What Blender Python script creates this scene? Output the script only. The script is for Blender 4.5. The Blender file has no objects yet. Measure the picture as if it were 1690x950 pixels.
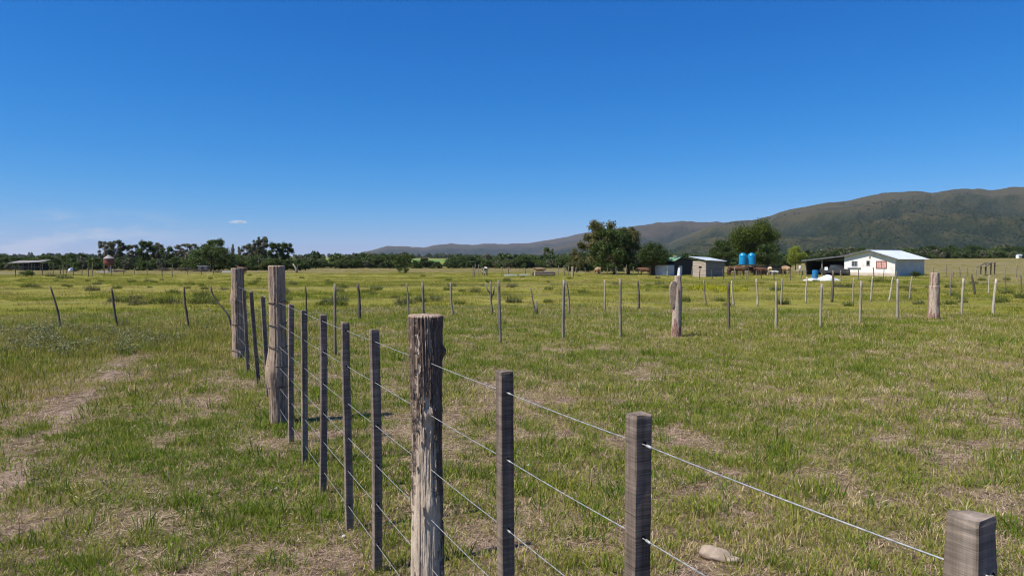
import bpy, math, random
import numpy as np
from mathutils import Vector, Matrix
R = math.radians
rng = np.random.default_rng(7)
random.seed(7)
scene = bpy.context.scene
COL = scene.collection

# ------------------------------------------------------------------ camera, light, sky
CAM_Z = 1.6
FPX = 1163.0                      # focal length in pixels of the 1690 px photograph
PITCH = math.atan(43 / FPX)
cam_d = bpy.data.cameras.new('camera')
cam_d.lens = 36 * FPX / 1690
cam_d.sensor_width = 36
cam_d.clip_start = 0.05
cam_d.clip_end = 40000
cam = bpy.data.objects.new('camera', cam_d)
COL.objects.link(cam)
cam.location = (0, 0, CAM_Z)
cam.rotation_euler = (math.pi / 2 - PITCH, 0, 0)
scene.camera = cam

SUN_EL = R(55)
SUN_H = Vector((-0.908, -0.418)).normalized()
sun_d = bpy.data.lights.new('sun', 'SUN')
sun_d.energy = 4.9
sun_d.angle = R(0.5)
sun_d.color = (1.0, 0.95, 0.87)
sun = bpy.data.objects.new('sun', sun_d)
COL.objects.link(sun)
sun.location = (-30, -20, 60)
sun.rotation_euler = Vector((-SUN_H.x * math.cos(SUN_EL), -SUN_H.y * math.cos(SUN_EL), -math.sin(SUN_EL))).to_track_quat('-Z', 'Y').to_euler()

world = bpy.data.worlds.new('World')
scene.world = world
world.use_nodes = True
wt = world.node_tree
wt.nodes.clear()


def wn(t, **kw):
    n = wt.nodes.new(t)
    for k, v in kw.items():
        setattr(n, k, v)
    return n


sky = wn('ShaderNodeTexSky', sky_type='NISHITA')
sky.sun_disc = False
sky.sun_elevation = SUN_EL
sky.sun_rotation = math.atan2(SUN_H.x, SUN_H.y) % (2 * math.pi)
sky.altitude = 900
sky.air_density = 1.0
sky.dust_density = 0.35
sky.ozone_density = 3.0
# the deep, saturated colour of this sky: a response curve per channel over the physical sky
pre = wn('ShaderNodeVectorMath', operation='SCALE')
pre.inputs['Scale'].default_value = 0.10
wsep = wn('ShaderNodeSeparateColor')
wcom = wn('ShaderNodeCombineColor')
for i_, (sc_, pw_) in enumerate(((12.6, 2.6), (7.3, 1.06), (10.7, 0.73))):
    pn = wn('ShaderNodeMath', operation='POWER')
    pn.inputs[1].default_value = pw_
    mn = wn('ShaderNodeMath', operation='MULTIPLY')
    mn.inputs[1].default_value = sc_
    wt.links.new(wsep.outputs[i_], pn.inputs[0])
    wt.links.new(pn.outputs[0], mn.inputs[0])
    wt.links.new(mn.outputs[0], wcom.inputs[i_])
bg = wn('ShaderNodeBackground')
bg.inputs['Strength'].default_value = 0.0725
wo = wn('ShaderNodeOutputWorld')
wt.links.new(sky.outputs[0], pre.inputs[0])
wt.links.new(pre.outputs[0], wsep.inputs[0])
# thin cirrus low over the horizon, thicker towards the left of the view
tc = wn('ShaderNodeTexCoord')
sep = wn('ShaderNodeSeparateXYZ')
wt.links.new(tc.outputs['Generated'], sep.inputs[0])
mp = wn('ShaderNodeMapping')
mp.inputs['Scale'].default_value = (8, 8, 34)
wt.links.new(tc.outputs['Generated'], mp.inputs[0])
cn = wn('ShaderNodeTexNoise')
cn.inputs['Scale'].default_value = 1.6
cn.inputs['Detail'].default_value = 7
cn.inputs['Roughness'].default_value = 0.6
wt.links.new(mp.outputs[0], cn.inputs['Vector'])


def wmap(src, a, b, c=0.0, d=1.0):
    n = wn('ShaderNodeMapRange')
    n.interpolation_type = 'SMOOTHSTEP'
    for i, v in zip((1, 2, 3, 4), (a, b, c, d)):
        n.inputs[i].default_value = v
    wt.links.new(src, n.inputs[0])
    return n.outputs[0]


def wmul(a, b):
    n = wn('ShaderNodeMath', operation='MULTIPLY')
    wt.links.new(a, n.inputs[0])
    if isinstance(b, float):
        n.inputs[1].default_value = b
    else:
        wt.links.new(b, n.inputs[1])
    return n.outputs[0]


cl = wmul(wmap(cn.outputs['Fac'], 0.42, 0.62), wmap(sep.outputs['Z'], 0.070, 0.040))
cl = wmul(cl, wmap(sep.outputs['Z'], -0.02, 0.012))
cl = wmul(wmul(cl, wmap(sep.outputs['X'], -0.36, -0.54)), 0.5)
cmix = wn('ShaderNodeMix', data_type='RGBA')
wt.links.new(cl, cmix.inputs['Factor'])
wt.links.new(wcom.outputs[0], cmix.inputs['A'])
cmix.inputs['B'].default_value = (6.6, 6.9, 7.7, 1)
wt.links.new(cmix.outputs['Result'], bg.inputs['Color'])
wt.links.new(bg.outputs[0], wo.inputs['Surface'])

vs = scene.view_settings
vs.view_transform = 'Standard'
vs.look = 'None'
vs.exposure = 0.47
vs.gamma = 1.0
scene.cycles.use_denoising = True
scene.cycles.denoising_input_passes = 'RGB_ALBEDO_NORMAL'
scene.cycles.denoising_prefilter = 'ACCURATE'
scene.cycles.filter_width = 1.1
scene.cycles.max_bounces = 8
scene.cycles.transparent_max_bounces = 12
scene.cycles.volume_bounces = 0


# ------------------------------------------------------------------ numeric helpers
def hash3(ix, iy, iz, seed):
    h = (ix.astype(np.int64) * 374761393 + iy.astype(np.int64) * 668265263 + iz.astype(np.int64) * 2147483647 + seed * 144665) & 0xffffffff
    h = ((h ^ (h >> 13)) * 1274126177) & 0xffffffff
    h = ((h ^ (h >> 16)) * 2246822519) & 0xffffffff
    return ((h ^ (h >> 15)) & 0xffff) / 65535.0


def vnoise(x, y, z=None, seed=0):
    x = np.asarray(x, float)
    y = np.asarray(y, float)
    z = np.zeros_like(x) if z is None else np.asarray(z, float)
    x, y, z = np.broadcast_arrays(x, y, z)
    xi, yi, zi = np.floor(x), np.floor(y), np.floor(z)
    fx, fy, fz = x - xi, y - yi, z - zi
    fx, fy, fz = [f * f * (3 - 2 * f) for f in (fx, fy, fz)]
    out = 0
    for dx in (0, 1):
        for dy in (0, 1):
            for dz in (0, 1):
                w = (fx if dx else 1 - fx) * (fy if dy else 1 - fy) * (fz if dz else 1 - fz)
                out = out + w * hash3(xi + dx, yi + dy, zi + dz, seed)
    return out


def fbm(x, y, z=None, oct=4, seed=0, gain=0.5):
    s, a, t = 0, 1.0, 0
    f = 1.0
    for o in range(oct):
        s = s + a * vnoise(np.asarray(x) * f, np.asarray(y) * f, None if z is None else np.asarray(z) * f, seed + o * 17)
        t += a
        a *= gain
        f *= 2.03
    return s / t


def S(a, b, x):
    t = np.clip((np.asarray(x, float) - a) / (b - a), 0, 1)
    return t * t * (3 - 2 * t)


def terrain(x, y):
    x = np.asarray(x, float)
    y = np.asarray(y, float)
    r = np.hypot(x, y)
    z = -0.3 * S(25, 85, r)
    z = z + 3.1 * S(95, 320, r) * S(0.25, 0.62, x / np.maximum(y, 1.0)) * (y > 0)
    z = z + 10.0 * S(420, 1700, r) + 22 * S(1700, 4500, r)
    z = z + 0.05 * (vnoise(x * 0.35, y * 0.35, seed=3) - 0.5) + 0.10 * (vnoise(x * 0.08, y * 0.08, seed=4) - 0.5) * S(6, 20, r)
    z = z + 1.6 * (vnoise(x * 0.004, y * 0.004, seed=5) - 0.5) * S(350, 700, r)
    return z


def T(x, y):
    return float(terrain(x, y))


CP, SP = math.cos(PITCH), math.sin(PITCH)


def ray(px, py):
    a, b = (px - 845) / FPX, (475 - py) / FPX
    return Vector((a, CP + b * SP, -SP + b * CP))


def gp(px, py):
    """the point of the ground that the photograph shows at (px, py)"""
    d = ray(px, py)
    t0 = 0.5
    t = 0.5
    while t < 3000:
        p = d * t
        if CAM_Z + p.z < T(p.x, p.y):
            break
        t0 = t
        t *= 1.02
    for _ in range(30):
        m = (t0 + t) / 2
        p = d * m
        if CAM_Z + p.z < T(p.x, p.y):
            t = m
        else:
            t0 = m
    p = d * t
    return Vector((p.x, p.y, T(p.x, p.y)))


def at(px, Y):
    """the ground point in direction px at depth Y"""
    x = (px - 845) / FPX * Y
    return Vector((x, Y, T(x, Y)))


def zat(py, Y):
    d = ray(845, py)
    return CAM_Z + d.z / d.y * Y


# ------------------------------------------------------------------ mesh helpers
def tag(o, label=None, cat=None, group=None, kind=None):
    if label:
        o['label'] = label
    if cat:
        o['category'] = cat
    if group:
        o['group'] = group
    if kind:
        o['kind'] = kind
    return o


def mesh_np(name, V, F, mats=(), smooth=False, mi=None):
    """V (n,3) array, F list of tuples or an (m,k) array"""
    me = bpy.data.meshes.new(name)
    V = np.asarray(V, np.float32)
    me.vertices.add(len(V))
    me.vertices.foreach_set('co', V.ravel())
    if isinstance(F, np.ndarray):
        k = F.shape[1]
        loops = F.ravel()
        starts = np.arange(0, len(loops), k)
        tot = len(F)
    else:
        loops = np.fromiter((i for f in F for i in f), np.int32)
        lens = np.array([len(f) for f in F])
        starts = np.concatenate(([0], np.cumsum(lens)[:-1]))
        tot = len(F)
    me.loops.add(len(loops))
    me.loops.foreach_set('vertex_index', loops.astype(np.int32))
    me.polygons.add(tot)
    me.polygons.foreach_set('loop_start', starts.astype(np.int32))
    for m in mats:
        me.materials.append(m)
    if mi is not None:
        me.polygons.foreach_set('material_index', np.asarray(mi, np.int32))
    me.polygons.foreach_set('use_smooth', np.full(tot, bool(smooth)))
    me.update(calc_edges=True)
    me.validate()
    return me


def link(name, me, parent=None, loc=(0, 0, 0), rot=(0, 0, 0)):
    o = bpy.data.objects.new(name, me)
    COL.objects.link(o)
    o.location = loc
    o.rotation_euler = rot
    if parent is not None:
        o.parent = parent
    return o


def empty(name, loc=(0, 0, 0), rz=0.0):
    o = bpy.data.objects.new(name, None)
    o.empty_display_size = 0.3
    COL.objects.link(o)
    o.location = loc
    o.rotation_euler = (0, 0, rz)
    return o


def copy_tree(o, parent=None):
    c = o.copy()
    COL.objects.link(c)
    if parent is not None:
        c.parent = parent
    for ch in list(o.children):
        copy_tree(ch, c)
    return c


class MB:
    def __init__(s):
        s.v, s.f, s.m = [], [], []
        s.mi = 0

    def add(s, vs, fs):
        b = len(s.v)
        s.v += [tuple(v) for v in vs]
        s.f += [tuple(i + b for i in f) for f in fs]
        s.m += [s.mi] * len(fs)
        return s

    def box(s, lo, hi, M=None):
        x0, y0, z0 = lo
        x1, y1, z1 = hi
        vs = [(x0, y0, z0), (x1, y0, z0), (x1, y1, z0), (x0, y1, z0), (x0, y0, z1), (x1, y0, z1), (x1, y1, z1), (x0, y1, z1)]
        if M is not None:
            vs = [M @ Vector(v) for v in vs]
        return s.add(vs, [(3, 2, 1, 0), (4, 5, 6, 7), (0, 1, 5, 4), (1, 2, 6, 5), (2, 3, 7, 6), (3, 0, 4, 7)])

    def tube(s, pts, rad, n=8, cap=True):
        pts = [Vector(p) for p in pts]
        if not hasattr(rad, '__len__'):
            rad = [rad] * len(pts)
        rings = []
        for i, p in enumerate(pts):
            d = (pts[min(i + 1, len(pts) - 1)] - pts[max(i - 1, 0)]).normalized()
            up = Vector((0, 0, 1)) if abs(d.z) < 0.9 else Vector((1, 0, 0))
            a = d.cross(up).normalized()
            b = d.cross(a).normalized()
            rings.append([p + (a * math.cos(2 * math.pi * k / n) + b * math.sin(2 * math.pi * k / n)) * rad[i] for k in range(n)])
        vs = [v for r_ in rings for v in r_]
        fs = []
        for i in range(len(pts) - 1):
            for k in range(n):
                k2 = (k + 1) % n
                fs.append((i * n + k2, i * n + k, (i + 1) * n + k, (i + 1) * n + k2))
        if cap:
            fs.append(tuple(range(n)))
            fs.append(tuple((len(pts) - 1) * n + k for k in reversed(range(n))))
        return s.add(vs, fs)

    def lathe(s, prof, n=20, c=(0, 0, 0), M=None):
        vs = [(c[0] + r_ * math.cos(2 * math.pi * k / n), c[1] + r_ * math.sin(2 * math.pi * k / n), c[2] + z) for r_, z in prof for k in range(n)]
        if M is not None:
            vs = [M @ Vector(v) for v in vs]
        fs = []
        for i in range(len(prof) - 1):
            for k in range(n):
                k2 = (k + 1) % n
                fs.append((i * n + k, i * n + k2, (i + 1) * n + k2, (i + 1) * n + k))
        fs.append(tuple(reversed(range(n))))
        fs.append(tuple((len(prof) - 1) * n + k for k in range(n)))
        return s.add(vs, fs)

    def mesh(s, name, mats, smooth=False):
        if not isinstance(mats, (list, tuple)):
            mats = [mats]
        return mesh_np(name, s.v, s.f, mats, smooth, s.m)

    def build(s, name, mats, parent=None, loc=(0, 0, 0), rot=(0, 0, 0), smooth=False):
        return link(name, s.mesh(name, mats, smooth), parent, loc, rot)


# ------------------------------------------------------------------ materials
def new_mat(name):
    m = bpy.data.materials.new(name)
    m.use_nodes = True
    t = m.node_tree
    t.nodes.clear()
    return m, t


def N(t, typ, **kw):
    n = t.nodes.new(typ)
    for k, v in kw.items():
        if k.startswith('i_'):
            n.inputs[k[2:].replace('_', ' ')].default_value = v
        else:
            setattr(n, k, v)
    return n


def ramp(t, src, stops):
    n = t.nodes.new('ShaderNodeValToRGB')
    el = n.color_ramp.elements
    el[0].position, el[0].color = stops[0][0], (*stops[0][1], 1)
    el[1].position, el[1].color = stops[-1][0], (*stops[-1][1], 1)
    for p, c in stops[1:-1]:
        e = el.new(p)
        e.color = (*c, 1)
    t.links.new(src, n.inputs[0])
    return n.outputs[0]


def mixc(t, f, a, b, blend='MIX'):
    n = t.nodes.new('ShaderNodeMix')
    n.data_type = 'RGBA'
    n.blend_type = blend
    for v, k in ((f, 'Factor'), (a, 'A'), (b, 'B')):
        if hasattr(v, 'is_output'):
            t.links.new(v, n.inputs[k])
        elif k == 'Factor':
            n.inputs[k].default_value = v
        else:
            n.inputs[k].default_value = (*v, 1)
    return n.outputs['Result']


def maprange(t, src, a, b, c=0.0, d=1.0, smooth=True):
    n = t.nodes.new('ShaderNodeMapRange')
    if smooth:
        n.interpolation_type = 'SMOOTHSTEP'
    for i, v in zip((1, 2, 3, 4), (a, b, c, d)):
        n.inputs[i].default_value = v
    t.links.new(src, n.inputs[0])
    return n.outputs[0]


def math_n(t, op, a, b=None):
    n = t.nodes.new('ShaderNodeMath')
    n.operation = op
    for i, v in enumerate((a, b)):
        if v is None:
            continue
        if hasattr(v, 'is_output'):
            t.links.new(v, n.inputs[i])
        else:
            n.inputs[i].default_value = v
    return n.outputs[0]


def coords(t, kind='Object', scale=(1, 1, 1), rnd=True):
    tc_ = t.nodes.new('ShaderNodeTexCoord')
    out = tc_.outputs[kind]
    if rnd and kind == 'Object':
        oi = t.nodes.new('ShaderNodeObjectInfo')
        ml = t.nodes.new('ShaderNodeVectorMath')
        ml.operation = 'MULTIPLY_ADD'
        ml.inputs[1].default_value = (1, 1, 1)
        cb = t.nodes.new('ShaderNodeMath')
        cb.operation = 'MULTIPLY'
        cb.inputs[1].default_value = 37.0
        t.links.new(oi.outputs['Random'], cb.inputs[0])
        t.links.new(out, ml.inputs[0])
        t.links.new(cb.outputs[0], ml.inputs[2])
        out = ml.outputs[0]
    m = t.nodes.new('ShaderNodeMapping')
    m.inputs['Scale'].default_value = scale
    t.links.new(out, m.inputs[0])
    return m.outputs[0]


def noise(t, vec, scale=5.0, detail=5.0, rough=0.55, out='Fac', dist=0.0):
    n = t.nodes.new('ShaderNodeTexNoise')
    n.inputs['Scale'].default_value = scale
    n.inputs['Detail'].default_value = detail
    n.inputs['Roughness'].default_value = rough
    n.inputs['Distortion'].default_value = dist
    if vec is not None:
        t.links.new(vec, n.inputs['Vector'])
    return n.outputs[out]


def finish(t, color, rough=0.9, bump=None, bstr=0.5, bdist=0.01, metallic=0.0, spec=0.3, normal=None):
    p = t.nodes.new('ShaderNodeBsdfPrincipled')
    if hasattr(color, 'is_output'):
        t.links.new(color, p.inputs['Base Color'])
    else:
        p.inputs['Base Color'].default_value = (*color, 1)
    if hasattr(rough, 'is_output'):
        t.links.new(rough, p.inputs['Roughness'])
    else:
        p.inputs['Roughness'].default_value = rough
    p.inputs['Metallic'].default_value = metallic
    p.inputs['Specular IOR Level'].default_value = spec
    if bump is not None:
        b = t.nodes.new('ShaderNodeBump')
        b.inputs['Strength'].default_value = bstr
        b.inputs['Distance'].default_value = bdist
        t.links.new(bump, b.inputs['Height'])
        t.links.new(b.outputs[0], p.inputs['Normal'])
    o = t.nodes.new('ShaderNodeOutputMaterial')
    t.links.new(p.outputs[0], o.inputs['Surface'])
    return p


def simple(name, stops, scale=4.0, stretch=(1, 1, 1), rough=0.85, bstr=0.3, bdist=0.01, metallic=0.0, detail=5, spec=0.3):
    m, t = new_mat(name)
    c = coords(t, 'Object', stretch)
    n = noise(t, c, scale, detail, 0.6)
    finish(t, ramp(t, n, stops), rough, n, bstr, bdist, metallic, spec)
    return m


def wood_mat(name, dark, mid, light, sawn=0.0, grain=40.0):
    """weathered wood along local z; sawn adds the cross-wise marks of the saw blade"""
    m, t = new_mat(name)
    c = coords(t, 'Object', (1, 1, 0.06))
    g = noise(t, c, grain, 6, 0.65)
    c2 = coords(t, 'Object', (1, 1, 0.5))
    b = noise(t, c2, 7, 4, 0.6)
    f = math_n(t, 'ADD', math_n(t, 'MULTIPLY', g, 0.65), math_n(t, 'MULTIPLY', b, 0.35))
    col = ramp(t, f, [(0.30, dark), (0.5, mid), (0.70, light)])
    oi = N(t, 'ShaderNodeObjectInfo')
    tone = maprange(t, oi.outputs['Random'], 0, 1, 0.78, 1.22, False)
    vm = t.nodes.new('ShaderNodeVectorMath')
    vm.operation = 'SCALE'
    t.links.new(col, vm.inputs[0])
    t.links.new(tone, vm.inputs['Scale'])
    col = vm.outputs[0]
    h = g
    if sawn:
        c3 = coords(t, 'Object', (0.03, 0.03, 1.0))
        sw = noise(t, c3, 300, 2, 0.7)
        c4 = coords(t, 'Object', (0.10, 0.10, 1.0))
        sw2 = noise(t, c4, 45, 3, 0.6)
        s2 = math_n(t, 'ADD', math_n(t, 'MULTIPLY', sw, 0.6), math_n(t, 'MULTIPLY', sw2, 0.4))
        col = mixc(t, sawn, col, ramp(t, s2, [(0.36, (0.30, 0.30, 0.30)), (0.62, (1.35, 1.33, 1.30))]), 'MULTIPLY')
        h = math_n(t, 'ADD', math_n(t, 'MULTIPLY', g, 0.5), math_n(t, 'MULTIPLY', s2, 0.6))
    finish(t, col, 0.88, h, 0.5, 0.0025, 0, 0.25)
    return m


def log_mat(name, wood, bark, crack=0.7):
    """round post: pale bare wood and darker bark chosen by the vertex attribute 'bark'"""
    m, t = new_mat(name)
    c = coords(t, 'Object', (1, 1, 0.2))
    g = noise(t, c, 60, 8, 0.78)
    c2 = coords(t, 'Object', (1, 1, 0.5))
    b = noise(t, c2, 14, 6, 0.7)
    wc = ramp(t, g, [(0.34, tuple(x * 0.36 for x in wood)), (0.46, tuple(x * 0.85 for x in wood)), (0.66, tuple(min(1, x * 1.2) for x in wood))])
    wc = mixc(t, 0.55, wc, ramp(t, b, [(0.3, (0.62, 0.58, 0.56)), (0.7, (1.15, 1.12, 1.08))]), 'MULTIPLY')
    bc = ramp(t, g, [(0.36, tuple(x * 0.35 for x in bark)), (0.52, bark), (0.68, tuple(x * 2.4 for x in bark))])
    at_ = N(t, 'ShaderNodeAttribute', attribute_name='bark')
    col = mixc(t, at_.outputs['Fac'], wc, bc)
    finish(t, col, 0.92, math_n(t, 'ADD', g, math_n(t, 'MULTIPLY', b, 0.4)), crack, 0.006, 0, 0.2)
    return m


def foliage(name, dark, mid, light, trans=0.35, scale=0.6):
    m, t = new_mat(name)
    geo = N(t, 'ShaderNodeNewGeometry')
    oi = N(t, 'ShaderNodeObjectInfo')
    c = coords(t, 'Object')
    n = noise(t, c, scale, 3, 0.6)
    f = math_n(t, 'ADD', math_n(t, 'MULTIPLY', geo.outputs['Random Per Island'], 0.55), math_n(t, 'MULTIPLY', n, 0.6))
    f = math_n(t, 'ADD', f, math_n(t, 'MULTIPLY', math_n(t, 'SUBTRACT', oi.outputs['Random'], 0.5), 0.25))
    col = ramp(t, f, [(0.15, dark), (0.55, mid), (0.95, light)])
    d = N(t, 'ShaderNodeBsdfPrincipled')
    d.inputs['Roughness'].default_value = 0.6
    d.inputs['Specular IOR Level'].default_value = 0.25
    t.links.new(col, d.inputs['Base Color'])
    tr = N(t, 'ShaderNodeBsdfTranslucent')
    t.links.new(mixc(t, 0.6, col, (1.0, 1.0, 0.3), 'MULTIPLY'), tr.inputs['Color'])
    mx = N(t, 'ShaderNodeMixShader')
    mx.inputs[0].default_value = trans
    t.links.new(d.outputs[0], mx.inputs[1])
    t.links.new(tr.outputs[0], mx.inputs[2])
    o = N(t, 'ShaderNodeOutputMaterial')
    t.links.new(mx.outputs[0], o.inputs['Surface'])
    return m


def grass_mat(name, stops, trans=0.35):
    """blade colour from the per-instance attribute 'tint'"""
    m, t = new_mat(name)
    at_ = N(t, 'ShaderNodeAttribute', attribute_name='tint', attribute_type='INSTANCER')
    geo = N(t, 'ShaderNodeNewGeometry')
    f = math_n(t, 'ADD', at_.outputs['Fac'], math_n(t, 'MULTIPLY', math_n(t, 'SUBTRACT', geo.outputs['Random Per Island'], 0.5), 0.45))
    col = ramp(t, f, stops)
    d = N(t, 'ShaderNodeBsdfPrincipled')
    d.inputs['Roughness'].default_value = 0.65
    d.inputs['Specular IOR Level'].default_value = 0.2
    t.links.new(col, d.inputs['Base Color'])
    tr = N(t, 'ShaderNodeBsdfTranslucent')
    t.links.new(col, tr.inputs['Color'])
    mx = N(t, 'ShaderNodeMixShader')
    mx.inputs[0].default_value = trans
    t.links.new(d.outputs[0], mx.inputs[1])
    t.links.new(tr.outputs[0], mx.inputs[2])
    o = N(t, 'ShaderNodeOutputMaterial')
    t.links.new(mx.outputs[0], o.inputs['Surface'])
    return m


def ground_mat():
    m, t = new_mat('pasture_ground')
    c = coords(t, 'Object', rnd=False)
    big = noise(t, c, 0.06, 4, 0.6)
    mid = noise(t, c, 0.55, 5, 0.62)
    fine = noise(t, c, 11.0, 7, 0.72)
    vfine = noise(t, c, 60.0, 5, 0.75)
    a_m = N(t, 'ShaderNodeAttribute', attribute_name='meadow')
    a_d = N(t, 'ShaderNodeAttribute', attribute_name='dry')
    a_c = N(t, 'ShaderNodeAttribute', attribute_name='crop')
    soil = ramp(t, fine, [(0.34, (0.055, 0.036, 0.025)), (0.5, (0.19, 0.130, 0.090)), (0.66, (0.43, 0.31, 0.225))])
    soil = mixc(t, 0.8, soil, ramp(t, vfine, [(0.34, (0.35, 0.35, 0.35)), (0.62, (1.5, 1.48, 1.42))]), 'MULTIPLY')
    grn = ramp(t, vfine, [(0.3, (0.07, 0.08, 0.014)), (0.7, (0.19, 0.185, 0.04))])
    near = mixc(t, maprange(t, math_n(t, 'ADD', math_n(t, 'MULTIPLY', mid, 0.6), math_n(t, 'MULTIPLY', fine, 0.4)), 0.46, 0.60, 0.0, 0.55), soil, grn)
    mead = ramp(t, math_n(t, 'ADD', math_n(t, 'MULTIPLY', mid, 0.5), math_n(t, 'MULTIPLY', big, 0.5)),
                [(0.34, (0.125, 0.135, 0.018)), (0.48, (0.20, 0.19, 0.030)), (0.62, (0.27, 0.235, 0.06))])
    mead = mixc(t, 0.55, mead, ramp(t, fine, [(0.3, (0.55, 0.6, 0.5)), (0.7, (1.3, 1.25, 1.2))]), 'MULTIPLY')
    col = mixc(t, a_m.outputs['Fac'], near, mead)
    dry = ramp(t, mid, [(0.3, (0.13, 0.12, 0.05)), (0.7, (0.235, 0.19, 0.10))])
    col = mixc(t, a_d.outputs['Fac'], col, dry)
    crop = ramp(t, mid, [(0.3, (0.09, 0.17, 0.035)), (0.7, (0.16, 0.25, 0.06))])
    col = mixc(t, a_c.outputs['Fac'], col, crop)
    h = math_n(t, 'ADD', fine, math_n(t, 'MULTIPLY', vfine, 0.4))
    finish(t, col, 0.95, h, 0.9, 0.04, 0, 0.1)
    return m


def hill_mat(name, lo, hi, top, tree, top_z):
    m, t = new_mat(name)
    c = coords(t, 'Object', rnd=False)
    a = noise(t, c, 0.0085, 8, 0.66)
    b = noise(t, c, 0.045, 6, 0.72)
    f = noise(t, c, 0.16, 4, 0.7)
    at_ = N(t, 'ShaderNodeAttribute', attribute_name='gully')
    at2 = N(t, 'ShaderNodeAttribute', attribute_name='height')
    k = math_n(t, 'ADD', math_n(t, 'MULTIPLY', math_n(t, 'SUBTRACT', a, 0.18), 1.15), math_n(t, 'MULTIPLY', math_n(t, 'SUBTRACT', b, 0.1), 0.55))
    k = math_n(t, 'ADD', k, math_n(t, 'MULTIPLY', at2.outputs['Fac'], 0.50))
    k = math_n(t, 'SUBTRACT', k, math_n(t, 'MULTIPLY', at_.outputs['Fac'], 0.80))
    col = ramp(t, k, [(0.32, lo), (0.50, hi), (0.84, top)])
    col = mixc(t, maprange(t, math_n(t, 'ADD', f, math_n(t, 'MULTIPLY', k, -0.25)), 0.30, 0.42), col, tree) if False else mixc(t, maprange(t, math_n(t, 'SUBTRACT', f, math_n(t, 'MULTIPLY', k, 0.42)), 0.22, 0.34, 0, 0.8), col, tree)
    finish(t, col, 0.95, math_n(t, 'ADD', f, b), 0.7, 6.0, 0, 0.05)
    return m


M = {}
M['ground'] = ground_mat()
M['dirt'] = simple('trodden_dirt', [(0.3, (0.11, 0.075, 0.055)), (0.5, (0.22, 0.155, 0.112)), (0.7, (0.34, 0.255, 0.19))], 22, rough=0.95, bstr=0.9, bdist=0.02, detail=8, spec=0.1)
M['batten'] = wood_mat('sawn_hardwood', (0.072, 0.052, 0.039), (0.195, 0.150, 0.117), (0.36, 0.29, 0.237), 0.8)
M['batten_worn'] = wood_mat('worn_sawn_hardwood', (0.075, 0.057, 0.042), (0.20, 0.158, 0.122), (0.345, 0.285, 0.23), 0.6)
M['stake'] = wood_mat('pale_stake_wood', (0.20, 0.17, 0.12), (0.36, 0.31, 0.23), (0.50, 0.44, 0.34), 0.0)
M['stake_grey'] = wood_mat('grey_stake_wood', (0.09, 0.075, 0.055), (0.19, 0.16, 0.125), (0.31, 0.27, 0.21), 0.0)
M['stake_dark'] = wood_mat('dark_stake_wood', (0.045, 0.037, 0.028), (0.11, 0.09, 0.068), (0.20, 0.165, 0.125), 0.0)
M['log_main'] = log_mat('peeling_log', (0.58, 0.475, 0.365), (0.15, 0.108, 0.085), 1.0)
M['log_grey'] = log_mat('grey_log', (0.40, 0.30, 0.22), (0.22, 0.16, 0.12))
M['log_pale'] = log_mat('pinkish_log', (0.50, 0.40, 0.31), (0.26, 0.15, 0.115))
M['cut'] = simple('cut_end_grain', [(0.3, (0.20, 0.145, 0.105)), (0.7, (0.38, 0.29, 0.215))], 30, rough=0.9)
M['wire'] = simple('galvanized_wire', [(0.4, (0.22, 0.225, 0.215)), (0.6, (0.40, 0.405, 0.39))], 60, stretch=(1, 1, 1), rough=0.5, metallic=0.25, bstr=0.1, bdist=0.001, spec=0.5)
M['rust_wire'] = simple('dull_wire', [(0.3, (0.07, 0.06, 0.055)), (0.7, (0.16, 0.14, 0.13))], 30, rough=0.6, metallic=0.6, bstr=0.1)
M['hole'] = simple('drilled_hole', [(0.3, (0.008, 0.007, 0.006)), (0.7, (0.02, 0.017, 0.015))], 30, rough=1.0)
M['stone'] = simple('pale_stone', [(0.3, (0.22, 0.165, 0.12)), (0.55, (0.36, 0.28, 0.21)), (0.75, (0.46, 0.38, 0.30))], 14, bstr=0.6, bdist=0.02)
M['white_bit'] = simple('white_shell', [(0.3, (0.62, 0.6, 0.55)), (0.7, (0.78, 0.76, 0.70))], 20)
M['plaster'] = simple('white_plaster', [(0.25, (0.56, 0.52, 0.47)), (0.5, (0.76, 0.73, 0.68)), (0.8, (0.82, 0.80, 0.76))], 1.3, rough=0.9, bstr=0.2, bdist=0.02, detail=8)
M['plaster_shade'] = simple('shaded_plaster', [(0.25, (0.42, 0.42, 0.42)), (0.8, (0.56, 0.56, 0.56))], 1.3, rough=0.9, bstr=0.2, bdist=0.02, detail=8)  # darker copy of the white plaster, shade of the unlit walls put into colour
M['skirting'] = simple('stained_plaster', [(0.25, (0.42, 0.33, 0.26)), (0.8, (0.62, 0.53, 0.45))], 2.2, rough=0.95, bstr=0.3, bdist=0.02, detail=8)
M['tin'] = simple('galvanized_roofing', [(0.3, (0.52, 0.56, 0.60)), (0.7, (0.68, 0.72, 0.76))], 0.8, stretch=(1, 1, 1), rough=0.5, metallic=0.25, bstr=0.05)
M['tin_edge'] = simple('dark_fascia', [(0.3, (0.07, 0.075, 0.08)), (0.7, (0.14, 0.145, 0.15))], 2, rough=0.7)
M['old_tin'] = simple('dull_old_roofing', [(0.3, (0.20, 0.18, 0.165)), (0.7, (0.36, 0.33, 0.31))], 1.2, rough=0.8)
M['tin_green'] = simple('green_roofing', [(0.3, (0.10, 0.22, 0.12)), (0.7, (0.18, 0.32, 0.19))], 0.8, rough=0.6)
M['dark_board'] = simple('dark_boards', [(0.3, (0.022, 0.021, 0.022)), (0.7, (0.055, 0.050, 0.048))], 5, stretch=(1, 1, 0.2))
M['plank'] = simple('weathered_planks', [(0.3, (0.26, 0.20, 0.15)), (0.55, (0.42, 0.34, 0.27)), (0.75, (0.54, 0.46, 0.38))], 5, stretch=(0.15, 0.15, 2.0), bstr=0.5)
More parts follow.
